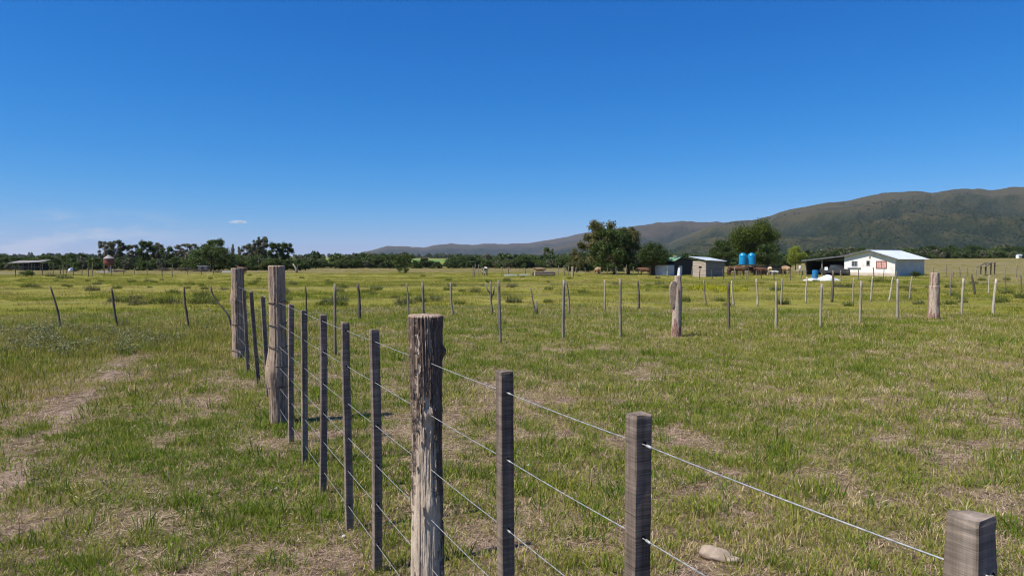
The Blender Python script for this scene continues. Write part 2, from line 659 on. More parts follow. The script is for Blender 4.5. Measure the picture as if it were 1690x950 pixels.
M['plank_grey_shade'] = simple('grey_shaded_planks', [(0.3, (0.14, 0.13, 0.125)), (0.55, (0.22, 0.205, 0.20)), (0.75, (0.31, 0.29, 0.28))], 5, stretch=(0.15, 0.15, 2.0), bstr=0.5)  # darker plank copy with the shade of the shed's unlit sides in its colour
M['pale_panel'] = simple('pale_panel', [(0.3, (0.42, 0.42, 0.46)), (0.7, (0.56, 0.56, 0.60))], 1.5)
M['glass'] = simple('window_glass', [(0.3, (0.04, 0.06, 0.07)), (0.7, (0.07, 0.09, 0.10))], 1, rough=0.08, bstr=0.0, spec=0.6)
M['glass_dark'] = simple('dark_opening', [(0.3, (0.012, 0.012, 0.013)), (0.7, (0.025, 0.025, 0.027))], 1, rough=0.2, spec=0.5)
M['frame_red'] = simple('red_brown_frame', [(0.3, (0.17, 0.06, 0.045)), (0.7, (0.27, 0.10, 0.075))], 4)
M['frame_grey'] = simple('grey_frame', [(0.3, (0.20, 0.21, 0.22)), (0.7, (0.30, 0.31, 0.32))], 4)
M['curtain'] = simple('pink_curtain', [(0.3, (0.42, 0.20, 0.17)), (0.7, (0.66, 0.42, 0.36))], 3, stretch=(4, 4, 0.5))
M['tank'] = simple('blue_plastic', [(0.3, (0.0, 0.19, 0.40)), (0.7, (0.004, 0.27, 0.52))], 1.2, rough=0.35, bstr=0.05, spec=0.5)
M['barrel'] = simple('blue_drum_plastic', [(0.3, (0.01, 0.13, 0.33)), (0.7, (0.02, 0.20, 0.45))], 1.2, rough=0.4, bstr=0.05)
M['tarp'] = simple('white_plastic_sheet', [(0.3, (0.66, 0.67, 0.70)), (0.7, (0.82, 0.82, 0.82))], 2.5, rough=0.5, bstr=0.8, bdist=0.08)
M['rust_red'] = simple('red_painted_steel', [(0.3, (0.13, 0.036, 0.025)), (0.7, (0.22, 0.07, 0.048))], 1.5, rough=0.7)
M['steel'] = simple('grey_sheet_steel', [(0.3, (0.30, 0.31, 0.33)), (0.7, (0.46, 0.47, 0.50))], 1.5, rough=0.5, metallic=0.4)
M['concrete'] = simple('pale_concrete', [(0.3, (0.42, 0.41, 0.38)), (0.7, (0.58, 0.57, 0.53))], 3)
M['tyre'] = simple('black_rubber', [(0.3, (0.015, 0.015, 0.015)), (0.7, (0.035, 0.035, 0.035))], 5)
M['car_dark'] = simple('dark_vehicle_paint', [(0.3, (0.03, 0.032, 0.036)), (0.7, (0.05, 0.052, 0.058))], 1, rough=0.35, spec=0.5, bstr=0.02)
M['bark'] = simple('tree_bark', [(0.3, (0.055, 0.040, 0.030)), (0.7, (0.14, 0.105, 0.08))], 3, stretch=(1, 1, 0.2), bstr=0.8, bdist=0.05)
M['bark_red'] = simple('reddish_bark', [(0.3, (0.075, 0.032, 0.022)), (0.7, (0.15, 0.075, 0.055))], 3, stretch=(1, 1, 0.2), bstr=0.8, bdist=0.05)
M['bark_pale'] = simple('pale_bark', [(0.3, (0.22, 0.18, 0.14)), (0.7, (0.44, 0.38, 0.32))], 3, stretch=(1, 1, 0.25), bstr=0.5, bdist=0.05)
M['fol_dark'] = foliage('dark_leaves', (0.017, 0.031, 0.007), (0.043, 0.070, 0.014), (0.085, 0.12, 0.022), 0.28)
M['fol_mid'] = foliage('green_leaves', (0.028, 0.048, 0.010), (0.066, 0.100, 0.019), (0.13, 0.165, 0.032), 0.3)
M['fol_bright'] = foliage('bright_leaves', (0.020, 0.036, 0.004), (0.060, 0.090, 0.009), (0.16, 0.18, 0.020), 0.28)
M['fol_lime'] = foliage('yellow_green_leaves', (0.105, 0.140, 0.018), (0.210, 0.254, 0.032), (0.350, 0.367, 0.061), 0.35)
M['fol_euc'] = foliage('grey_green_leaves', (0.055, 0.062, 0.034), (0.115, 0.122, 0.066), (0.23, 0.215, 0.135), 0.25)
M['fol_olive'] = foliage('olive_leaves', (0.055, 0.060, 0.020), (0.115, 0.115, 0.034), (0.22, 0.195, 0.072), 0.28)
M['fol_brush'] = foliage('brown_brush', (0.046, 0.036, 0.023), (0.098, 0.078, 0.052), (0.169, 0.137, 0.091), 0.15)
M['fol_weed'] = foliage('weed_leaves', (0.065, 0.085, 0.016), (0.14, 0.165, 0.028), (0.25, 0.255, 0.06), 0.35, 2.0)
M['fol_weed2'] = foliage('grey_weed_leaves', (0.075, 0.080, 0.030), (0.15, 0.148, 0.055), (0.26, 0.24, 0.105), 0.3, 2.0)
M['fol_silver'] = foliage('silvery_leaves', (0.10, 0.105, 0.045), (0.19, 0.19, 0.085), (0.30, 0.295, 0.15), 0.2, 2.0)
M['g_short'] = grass_mat('short_grass_blades', [(0.0, (0.60, 0.455, 0.30)), (0.22, (0.42, 0.33, 0.14)), (0.45, (0.30, 0.295, 0.042)), (0.72, (0.175, 0.235, 0.019)), (1.0, (0.075, 0.15, 0.009))])
M['g_mead'] = grass_mat('meadow_grass_blades', [(0.0, (0.38, 0.30, 0.13)), (0.3, (0.335, 0.285, 0.06)), (0.6, (0.245, 0.255, 0.028)), (1.0, (0.14, 0.19, 0.017))])
M['g_straw'] = grass_mat('dead_straw', [(0.0, (0.30, 0.205, 0.135)), (0.5, (0.46, 0.34, 0.235)), (1.0, (0.62, 0.49, 0.36))], 0.15)
M['g_flower'] = grass_mat('yellow_flower_heads', [(0.0, (0.30, 0.30, 0.02)), (1.0, (0.48, 0.44, 0.02))], 0.3)
M['hill_near'] = hill_mat('scrub_hillside', (0.006, 0.017, 0.004), (0.018, 0.027, 0.008), (0.056, 0.049, 0.021), (0.004, 0.010, 0.003), 300)
M['hill_far'] = hill_mat('dry_far_hillside', (0.013, 0.020, 0.010), (0.030, 0.031, 0.018), (0.058, 0.047, 0.031), (0.008, 0.012, 0.006), 300)


def animal_mat(name, base, dark, patch=None, thr=0.5):
    m, t = new_mat(name)
    c = coords(t, 'Object')
    n = noise(t, c, 6, 4, 0.6)
    col = ramp(t, n, [(0.3, dark), (0.7, base)])
    if patch:
        p = noise(t, c, 1.6, 2, 0.5)
        col = mixc(t, maprange(t, p, thr - 0.02, thr + 0.02), col, patch)
    finish(t, col, 0.8, n, 0.2, 0.01)
    return m


M['hide_tan'] = animal_mat('tan_hide', (0.36, 0.235, 0.125), (0.22, 0.135, 0.07))
M['hide_brown'] = animal_mat('brown_hide', (0.10, 0.050, 0.030), (0.05, 0.026, 0.017))
M['hide_red'] = animal_mat('red_brown_hide', (0.15, 0.068, 0.036), (0.085, 0.038, 0.022))
M['hide_pied'] = animal_mat('pied_hide', (0.035, 0.03, 0.028), (0.015, 0.013, 0.012), (0.62, 0.58, 0.52), 0.53)
M['hide_cream'] = animal_mat('cream_hide', (0.60, 0.47, 0.34), (0.42, 0.31, 0.21))
M['hide_grey'] = animal_mat('grey_hide', (0.52, 0.49, 0.46), (0.34, 0.32, 0.30))

# ------------------------------------------------------------------ ground sheet
def build_ground():
    rs = np.concatenate((np.linspace(0.25, 8, 60), 8 * np.exp(np.linspace(0.03, math.log(12000 / 8), 210))))
    na = 420
    az = np.linspace(0, 2 * math.pi, na, endpoint=False)
    A, RR = np.meshgrid(az, rs)
    X, Y = RR * np.sin(A), RR * np.cos(A)
    V = np.stack((X, Y, terrain(X, Y)), -1).reshape(-1, 3)
    V = np.vstack((V, [[0, 0, T(0, 0)]]))
    i = np.arange(len(rs) - 1)[:, None]
    k = np.arange(na)[None, :]
    k2 = (k + 1) % na
    F = np.stack((i * na + k, (i + 1) * na + k, (i + 1) * na + k2, i * na + k2), -1).reshape(-1, 4)
    F = F[:, ::-1]
    faces = [tuple(f) for f in F.tolist()] + [(len(V) - 1, int(kk), int((kk + 1) % na)) for kk in range(na)][::1]
    me = mesh_np('ground', V, faces, [M['ground']], True)
    x, y = V[:, 0], V[:, 1]
    r = np.hypot(x, y)
    mead = S(9, 26, r + 6 * (fbm(x * 0.12, y * 0.12, seed=8) - 0.5))
    n1 = fbm(x * 0.012, y * 0.03, seed=9)
    dry = S(112, 138, r + 14 * (n1 - 0.5)) * (1 - S(330, 420, r))
    dry = np.maximum(dry * 0.95, 0.75 * S(66, 84, r) * S(0.56, 0.66, x / np.maximum(y, 1)))
    crop = S(700, 760, r) * (1 - S(1150, 1300, r)) * S(0.45, 0.55, fbm(x * 0.004, y * 0.004, seed=12))
    for nm, arr in (('meadow', mead), ('dry', dry), ('crop', crop)):
        a = me.attributes.new(nm, 'FLOAT', 'POINT')
        a.data.foreach_set('value', np.asarray(arr, np.float32))
    o = link('ground', me)
    tag(o, kind='structure')


build_ground()


# ------------------------------------------------------------------ hills
def build_hill(name, prof, D, front, back, mat, seed, spur_f, spur_a):
    prof = np.array(prof, float)
    pxs = np.arange(prof[0, 0], prof[-1, 0] + 0.1, 3.0)
    pys = np.interp(pxs, prof[:, 0], prof[:, 1])
    kern = np.array([1, 2, 3, 2, 1]) / 9
    pys = np.convolve(np.pad(pys, 2, mode='edge'), kern, 'valid')
    pys = pys + 3.4 * (fbm(pxs * 0.06, pxs * 0, seed=seed, oct=5, gain=0.6) - 0.5)
    dep = D(pxs)
    ridge = CAM_Z + (432 - pys) / FPX * dep
    nv, nb = 230, 26
    v = np.concatenate((np.linspace(0, 1, nv), np.linspace(1, 2, nb)[1:]))
    U, Vv = np.meshgrid(pxs, v)
    DEP = np.broadcast_to(dep, U.shape)
    H = np.broadcast_to(ridge, U.shape)
    fdist = np.where(Vv <= 1, -front * (1 - Vv), back * (Vv - 1))
    Y = DEP + fdist
    X = (U - 845) / FPX * Y
    t = np.where(Vv <= 1, Vv, np.clip(2 - Vv, 0, 1))
    shape = np.where(Vv <= 1, 0.55 * t + 0.45 * t ** 2.2, t ** 0.8)
    # ridged multifractal relief: sharp spurs running down from the skyline with gullies between them
    wx = 170 * (fbm(X * 0.0022, Y * 0.0022, seed=seed + 3) - 0.5)
    wy = 170 * (fbm(X * 0.0022, Y * 0.0022, seed=seed + 4) - 0.5)
    xs, ys = (X + wx + 0.45 * Y) * spur_f, (Y + wy) * spur_f * 0.30
    rm, wgt, amp, tot = 0, 1.0, 1.0, 0
    for o_ in range(6):
        n_ = (1 - np.abs(2 * fbm(xs, ys, oct=2, seed=seed + 40 + o_, gain=0.3) - 1) * 1.35).clip(0, 1) ** 2
        rm = rm + amp * wgt * n_
        wgt = np.clip(n_ * 1.7, 0, 1)
        tot += amp
        amp *= 0.52
        xs, ys = xs * 2.07 + 3.1, ys * 2.07 + 1.7
    rm = rm / tot
    rm = (rm - rm.mean()) / rm.std()
    gul = np.clip(0.5 - 0.28 * rm, 0, 1)
    env = (4 * t * (1 - t)) ** 0.75
    Z = -3 + (H + 3) * shape + env * H * spur_a * rm
    Z = np.maximum(Z, -3 + 0.05 * H * t)
    Z = Z + env * 6 * (fbm(X * 0.02, Y * 0.02, oct=4, seed=seed + 20) - 0.5)
    # no part of the slope may rise over the skyline seen from the field
    lim = CAM_Z + (H - CAM_Z) * Y / DEP * np.where(Vv <= 1, 0.985 * t ** 0.25 + 0.015, 0.97)
    Z = np.where((Vv > 0.0) & (Vv != 1), np.minimum(Z, lim - 0 * Z), Z)
    P = np.stack((X, Y, Z), -1).reshape(-1, 3)
    n = len(pxs)
    i = np.arange(len(v) - 1)[:, None]
    k = np.arange(n - 1)[None, :]
    F = np.stack((i * n + k, i * n + k + 1, (i + 1) * n + k + 1, (i + 1) * n + k), -1).reshape(-1, 4)
    me = mesh_np(name, P, F, [mat], True)
    a = me.attributes.new('gully', 'FLOAT', 'POINT')
    a.data.foreach_set('value', (gul * np.minimum(1, env * 1.5)).astype(np.float32).ravel())
    a = me.attributes.new('height', 'FLOAT', 'POINT')
    a.data.foreach_set('value', (t + 0 * X).astype(np.float32).ravel())
    o = link(name, me)
    tag(o, kind='structure')
    return P.reshape(len(v), n, 3)[:nv]


far_prof = [(520, 436), (570, 424), (600, 416), (640, 405), (670, 407), (700, 408), (725, 404), (745, 401), (765, 404), (800, 403), (860, 402), (890, 399), (920, 394), (960, 386), (1000, 379), (1040, 375), (1100, 372), (1200, 372), (1300, 376), (1420, 390)]
mid_prof = [(800, 438), (860, 425), (920, 408), (970, 394), (1010, 382), (1050, 373), (1085, 368), (1125, 365), (1160, 366), (1190, 367), (1240, 372), (1300, 380), (1400, 400), (1480, 430)]
near_prof = [(1000, 437), (1060, 420), (1110, 398), (1160, 376), (1190, 368), (1215, 364), (1245, 363), (1270, 356), (1300, 347), (1330, 340), (1370, 335), (1410, 329), (1435, 323), (1455, 318), (1490, 317), (1515, 316), (1535, 319), (1560, 315), (1585, 311), (1605, 312), (1635, 315), (1660, 310), (1690, 308), (1740, 306), (1800, 312), (1900, 305), (2050, 318), (2300, 330)]
build_hill('far_hills', far_prof, lambda p: 6200 + 0 * p, 1700, 1500, M['hill_far'], 31, 0.0016, 0.24)
build_hill('middle_hills', mid_prof, lambda p: 4300 - 0.3 * (p - 900), 1300, 900, M['hill_far'], 47, 0.0019, 0.26)
near_pts = build_hill('near_hills', near_prof, lambda p: 3300 - 0.45 * (p - 1100), 1500, 1200, M['hill_near'], 62, 0.0026, 0.27)


# ------------------------------------------------------------------ scatter (geometry nodes) for grass and other uncountable cover
HID = {}


def source_collection(name, meshes):
    c = bpy.data.collections.new(name)
    for i, me in enumerate(meshes):
        c.objects.link(bpy.data.objects.new(me.name, me))
    HID[name] = c
    return c


def scatter(name, P, rot, scl, idx, tint, coll, label, cat):
    me = bpy.data.meshes.new(name)
    me.vertices.add(len(P))
    me.vertices.foreach_set('co', np.asarray(P, np.float32).ravel())
    for nm, typ, arr, key in (('rot', 'FLOAT_VECTOR', rot, 'vector'), ('scl', 'FLOAT_VECTOR', scl, 'vector'), ('idx', 'INT', idx, 'value'), ('tint', 'FLOAT', tint, 'value')):
        a = me.attributes.new(nm, typ, 'POINT')
        a.data.foreach_set(key, np.asarray(arr, np.int32 if typ == 'INT' else np.float32).ravel())
    o = link(name, me)
    ng = bpy.data.node_groups.new(name, 'GeometryNodeTree')
    ng.interface.new_socket('Geometry', in_out='INPUT', socket_type='NodeSocketGeometry')
    ng.interface.new_socket('Geometry', in_out='OUTPUT', socket_type='NodeSocketGeometry')
    gi = ng.nodes.new('NodeGroupInput')
    go = ng.nodes.new('NodeGroupOutput')
    ip = ng.nodes.new('GeometryNodeInstanceOnPoints')
    ci = ng.nodes.new('GeometryNodeCollectionInfo')
    ci.inputs['Collection'].default_value = coll
    ci.inputs['Separate Children'].default_value = True
    ci.inputs['Reset Children'].default_value = True
    ip.inputs['Pick Instance'].default_value = True

    def na(nm, typ):
        n = ng.nodes.new('GeometryNodeInputNamedAttribute')
        n.data_type = typ
        n.inputs['Name'].default_value = nm
        return n.outputs['Attribute']
    L = ng.links.new
    L(gi.outputs[0], ip.inputs['Points'])
    L(ci.outputs[0], ip.inputs['Instance'])
    L(na('idx', 'INT'), ip.inputs['Instance Index'])
    L(na('rot', 'FLOAT_VECTOR'), ip.inputs['Rotation'])
    L(na('scl', 'FLOAT_VECTOR'), ip.inputs['Scale'])
    L(ip.outputs[0], go.inputs[0])
    md = o.modifiers.new('scatter', 'NODES')
    md.node_group = ng
    tag(o, label, cat, kind='stuff')
    return o


def blades(n, spread, h0, h1, w, lean, seed, curve=0.5, flat=False, bunch=1.0):
    g = np.random.default_rng(seed)
    a = g.random(n) * 2 * np.pi
    rr = spread * g.random(n) ** (0.5 * bunch)
    bx, by = rr * np.cos(a), rr * np.sin(a)
    h = h0 + (h1 - h0) * g.random(n) ** 1.3
    d = a + g.normal(0, 0.9, n)
    ln = np.clip(g.normal(lean, 0.3, n), 0.02, 1.5)
    dx, dy = np.cos(d), np.sin(d)
    f = g.random(n) * 2 * np.pi
    wx, wy = np.cos(f), np.sin(f)
    ww = w * (0.6 + 0.8 * g.random(n))
    V = []
    for tt, wf, lf in ((0.0, 1.0, 0.0), (0.55, 0.85, 0.40), (1.0, 0.0, 1.0)):
        ang = ln * (1 + curve * tt)
        hz = h * tt * np.cos(np.clip(ang * 0.8, 0, 1.45))
        ho = h * tt * np.sin(np.clip(ang * 0.8, 0, 1.45))
        if flat:
            hz = 0.006 + 0.014 * g.random(n) * tt + 0.004
            ho = h * tt
        cx, cy = bx + dx * ho, by + dy * ho
        if wf > 0:
            V.append(np.stack((cx - wx * ww * wf / 2, cy - wy * ww * wf / 2, hz), -1))
            V.append(np.stack((cx + wx * ww * wf / 2, cy + wy * ww * wf / 2, hz), -1))
        else:
            V.append(np.stack((cx, cy, hz), -1))
    V = np.stack(V, 1).reshape(-1, 3)
    V[:, 2] -= 0.004
    faces = []
    for i in range(n):
        b = i * 5
        faces += [(b, b + 1, b + 3, b + 2), (b + 2, b + 3, b + 4)]
    return V, faces


def blade_mesh(name, mat, *a, **k):
    V, F = blades(*a, **k)
    return mesh_np(name, V, F, [mat])


def wedge(r0, r1, dens, ang=0.86, oy=-1.0, seed=0):
    g = np.random.default_rng(seed)
    area = ang * (r1 ** 2 - r0 ** 2)
    n = int(area * dens)
    r = np.sqrt(r0 ** 2 + (r1 ** 2 - r0 ** 2) * g.random(n))
    a = (g.random(n) * 2 - 1) * ang
    return r * np.sin(a), r * np.cos(a) + oy, g


PATH = [Vector((p.x, p.y)) for p in (gp(-90, 905), gp(0, 805), gp(60, 740), gp(128, 668), gp(160, 636), gp(188, 606), gp(222, 588))]


def path_dist(x, y):
    d = np.full(np.shape(x), 1e9)
    for a, b in zip(PATH[:-1], PATH[1:]):
        ab = b - a
        t = np.clip(((x - a.x) * ab.x + (y - a.y) * ab.y) / ab.length_squared, 0, 1)
        d = np.minimum(d, np.hypot(x - a.x - t * ab.x, y - a.y - t * ab.y))
    return d


def greenness(x, y):
    """0 bare or dead thatch .. 1 lush grass"""
    big = fbm(x * 0.25, y * 0.25, seed=21, oct=3)
    mid = fbm(x * 1.1, y * 1.1, seed=22, oct=3)
    sm = fbm(x * 3.0, y * 3.0, seed=23, oct=2)
    g = 0.10 * big + 0.20 * mid + 0.32 * sm + 0.38 * vnoise(x * 4.6, y * 4.6, seed=24)
    r = np.hypot(x, y)
    g = S(0.34, 0.56, g + 0.02 * S(7, 18, r) + 0.015 * S(0, -3, x))
    bare = 0.92 * S(0.20, 0.02, path_dist(x, y) + 0.45 * (mid - 0.5) + 0.25 * (sm - 0.5))
    return g * (1 - bare), bare


def scatter_near():
    short = source_collection('short_tufts', [blade_mesh('short_tuft', M['g_short'], 40, 0.12, 0.018, 0.062, 0.0044, 0.62, 100 + i) for i in range(5)])
    tall = source_collection('tall_tufts', [blade_mesh('tall_tuft', M['g_short'], 30, 0.075, 0.05, 0.15, 0.0052, 0.42, 120 + i, bunch=1.4) for i in range(5)])
    straw = source_collection('straw_bits', [blade_mesh('straw_bit', M['g_straw'], 26, 0.15, 0.02, 0.09, 0.0036, 1.3, 140 + i, flat=True) for i in range(5)])
    PX, PY, SC, TI, WK = [], [], [], [], []
    TX, TY, TS, TT = [], [], [], []
    DX, DY, DS, DT = [], [], [], []
    for b, (r0, r1, ds, sc, dt, dd) in enumerate(((1.6, 5.5, 300, 0.75, 50, 220), (5.5, 9, 210, 0.9, 44, 150), (9, 15, 120, 1.15, 20, 75), (15, 26, 48, 1.6, 8, 20))):
        x, y, g = wedge(r0, r1, ds, seed=200 + b)
        gr, bare = greenness(x, y)
        keep = g.random(len(x)) < (0.30 + 0.70 * gr) * (1 - 0.93 * bare)
        x, y, gr = x[keep], y[keep], gr[keep]
        PX.append(x); PY.append(y)
        SC.append(sc * (0.6 + 0.55 * gr + 0.35 * g.random(len(x))))
        hue = fbm(x * 0.5, y * 0.5, seed=33, oct=2)
        dead = g.random(len(x)) < 0.48 - 0.34 * gr
        TI.append(np.clip(np.where(dead, 0.05, 0.38 + 0.24 * gr) - 0.07 * float(r0 > 8) + 0.6 * (hue - 0.5) + g.normal(0, 0.11, len(x)), 0, 1))
        x, y, g = wedge(r0, r1, dt, seed=220 + b)
        gr, bare = greenness(x, y)
        cl_ = fbm(x * 3.0, y * 3.0, seed=41, oct=2)
        keep = (g.random(len(x)) < S(0.36, 0.64, cl_) * (0.2 + 0.8 * gr)) & (bare < 0.35)
        x, y = x[keep], y[keep]
        TX.append(x); TY.append(y)
        TS.append((0.65 + 0.70 * g.random(len(x))) * min(sc, 1.25))
        TT.append(np.clip(0.74 + g.normal(0, 0.14, len(x)), 0.2, 1))
        x, y, g = wedge(r0, r1, dd, seed=240 + b)
        gr, bare = greenness(x, y)
        keep = g.random(len(x)) < (1 - 0.85 * gr) * (1 - 0.95 * bare)
        x, y = x[keep], y[keep]
        DX.append(x); DY.append(y)
        DS.append(sc * (0.6 + 0.8 * g.random(len(x))))
        DT.append(np.clip(g.normal(0.45, 0.25, len(x)), 0, 1))

    def go(name, X_, Y_, S_, T_, coll, label, tilt):
        x, y, s, ti = map(np.concatenate, (X_, Y_, S_, T_))
        g = np.random.default_rng(5)
        n = len(x)
        rot = np.stack((g.normal(0, tilt, n), g.normal(0, tilt, n), g.random(n) * 6.28), -1)
        scatter(name, np.stack((x, y, terrain(x, y)), -1), rot, np.stack((s, s, s * (0.8 + 0.4 * g.random(n))), -1), g.integers(0, 5, n), ti, coll, label, 'grass')
    go('short_grass', PX, PY, SC, TI, short, 'short patchy grass covering the ground around the near fence', 0.12)
    go('grass_tufts', TX, TY, TS, TT, tall, 'taller bright green grass tufts sprouting from the patchy turf', 0.12)
    go('dead_grass', DX, DY, DS, DT, straw, 'pale dead straw lying flat on the bare patches', 0.05)


scatter_near()


def scatter_meadow():
    coll = source_collection('meadow_clumps', [blade_mesh('meadow_clump', M['g_mead'], 46, 0.34, 0.05, 0.17, 0.012, 0.55, 300 + i) for i in range(5)])
    X, Y, SC, TI, WX = [], [], [], [], []
    for b, (r0, r1, d, sc) in enumerate(((13, 24, 9, 0.7), (24, 42, 5.5, 1.0), (42, 72, 3.2, 1.35), (72, 125, 1.2, 1.9), (125, 330, 0.5, 2.6))):
        x, y, g = wedge(r0, r1, d, seed=320 + b)
        n1 = fbm(x * 0.11, y * 0.22, seed=51, oct=4)
        n2 = fbm(x * 0.6, y * 0.6, seed=52, oct=3)
        dens = S(0.36, 0.60, 0.55 * n1 + 0.45 * n2) * S(11, 19, np.hypot(x, y))
        keep = g.random(len(x)) < 0.18 + 0.82 * dens
        x, y, n1, n2, dens = x[keep], y[keep], n1[keep], n2[keep], dens[keep]
        n = len(x)
        X.append(x); Y.append(y)
        SC.append(np.stack((np.full(n, sc), np.full(n, sc), (0.55 + 0.75 * dens * g.random(n)) * min(sc, 1.15)), -1))
        dry = np.maximum(S(108, 140, np.hypot(x, y)), 0.8 * S(66, 84, np.hypot(x, y)) * S(0.56, 0.66, x / np.maximum(y, 1)))
        TI.append(np.clip((0.38 + 1.7 * (n1 - 0.5) + 0.8 * (n2 - 0.5)) * (1 - 0.75 * dry) + g.normal(0, 0.12, n), 0, 1))
    x, y = np.concatenate(X), np.concatenate(Y)
    n = len(x)
    g = np.random.default_rng(6)
    rot = np.stack((0 * x, 0 * x, g.random(n) * 6.28), -1)
    scatter('meadow_grass', np.stack((x, y, terrain(x, y)), -1), rot, np.concatenate(SC), g.integers(0, 5, n), np.concatenate(TI), coll, 'yellow green meadow grass of the wide flat pasture', 'grass')
    # tall rough grass along the old fence on the left and round the silver weeds
    c0 = [gp(60, 600), gp(150, 565), gp(260, 560), gp(20, 640), gp(330, 548), gp(200, 548)]
    X, Y, ST = [], [], []
    for c, rad, k in zip(c0, (2.2, 2.2, 2.4, 1.4, 2.2, 2.6), (230, 230, 260, 110, 220, 240)):
        a, r_ = g.random(k) * 6.28, rad * np.sqrt(g.random(k))
        X.append(c.x + 1.5 * r_ * np.cos(a)); Y.append(c.y + r_ * np.sin(a))
    x, y = np.concatenate(X), np.concatenate(Y)
    keep = (path_dist(x, y) > 0.35) & (y > -2.6 * x - 99)
    x, y = x[keep], y[keep]
    n = len(x)
    rot = np.stack((g.normal(0, .1, n), g.normal(0, .1, n), g.random(n) * 6.28), -1)
    s = 0.5 + 0.4 * g.random(n)
    scatter('tall_grass', np.stack((x, y, terrain(x, y)), -1), rot, np.stack((s, s, 0.6 + 0.9 * g.random(n)), -1), g.integers(0, 5, n), np.clip(g.normal(0.45, 0.22, n), 0, 1), coll, 'tall rough grass growing along the old fence at left', 'grass')


scatter_meadow()


def leaf_cloud(n, cen, rad, size, seed, shell=0.45, up=0.25, flat=0.0, long=1.6, soft=False):
    """n leaf quads through an ellipsoid"""
    g = np.random.default_rng(seed)
    d = g.normal(size=(n, 3))
    d /= np.linalg.norm(d, axis=1)[:, None]
    r_ = np.clip(np.abs(g.normal(0.62, 0.34, n)), 0, 1.55) if soft else g.random(n) ** shell
    P = np.asarray(cen) + d * r_[:, None] * np.asarray(rad)
    nr = d * 0.7 + g.normal(size=(n, 3)) * 0.8 + np.array([0, 0, up])
    nr /= np.linalg.norm(nr, axis=1)[:, None]
    t = np.cross(nr, g.normal(size=(n, 3)))
    t /= np.linalg.norm(t, axis=1)[:, None] + 1e-9
    b = np.cross(nr, t)
    s = size * (0.55 + 0.9 * g.random(n))[:, None]
    q = np.stack((P - t * s * long / 2, P + b * s / 2 + t * s * 0.1, P + t * s * long / 2, P - b * s / 2 - t * s * 0.1), 1)
    return q.reshape(-1, 3)


def cloud_mesh(name, quads, mat):
    V = np.concatenate(quads)
    F = np.arange(len(V)).reshape(-1, 4)
    return mesh_np(name, V, F, [mat])


# silver weeds at left, a patch of yellow flowers, scrub on the near hillside, the far woodland
def scatter_weeds():
    g = np.random.default_rng(9)
    meshes = [cloud_mesh('silver_sprig', [leaf_cloud(150, (0, 0, 0.10), (0.17, 0.17, 0.13), 0.013, 400 + i, 0.6, 0.5, long=2.2, soft=True)], M['fol_silver']) for i in range(3)]
    coll = source_collection('silver_sprigs', meshes)
    X, Y = [], []
    for (px, py, rad, k) in ((25, 572, 2.6, 45), (75, 566, 2.4, 30), (115, 560, 2.2, 24), (160, 570, 1.6, 14), (55, 552, 2.4, 22), (5, 556, 2.4, 22)):
        c = gp(px, py)
        a, r_ = g.random(k) * 6.28, rad * np.sqrt(g.random(k))
        X.append(c.x + 1.3 * r_ * np.cos(a)); Y.append(c.y + r_ * np.sin(a))
    x, y = np.concatenate(X), np.concatenate(Y)
    n = len(x)
    s = 0.7 + 0.7 * g.random(n)
    scatter('silver_weeds', np.stack((x, y, terrain(x, y)), -1), np.stack((0 * x, 0 * x, g.random(n) * 6.28), -1), np.stack((s, s, s), -1), g.integers(0, 3, n), g.random(n), coll, 'patch of silvery grey weeds at the left edge by the old fence', 'weeds')
    fl = source_collection('flower_sprigs', [blade_mesh('flower_sprig', M['g_flower'], 40, 0.3, 0.10, 0.30, 0.03, 0.3, 430 + i) for i in range(2)])
    c = gp(1181, 478)
    n = 90
    x = c.x + 0.75 * g.normal(0, 0.8, n)
    y = c.y + g.normal(0, 0.9, n)
    scatter('yellow_flowers', np.stack((x, y, terrain(x, y)), -1), np.stack((0 * x, 0 * x, g.random(n) * 6.28), -1), np.full((n, 3), 1.0), g.integers(0, 2, n), g.random(n), fl, 'small patch of yellow flowers in the pasture in front of the sheds', 'flowers')


scatter_weeds()


# ------------------------------------------------------------------ trees
LEAF_K = 0.46


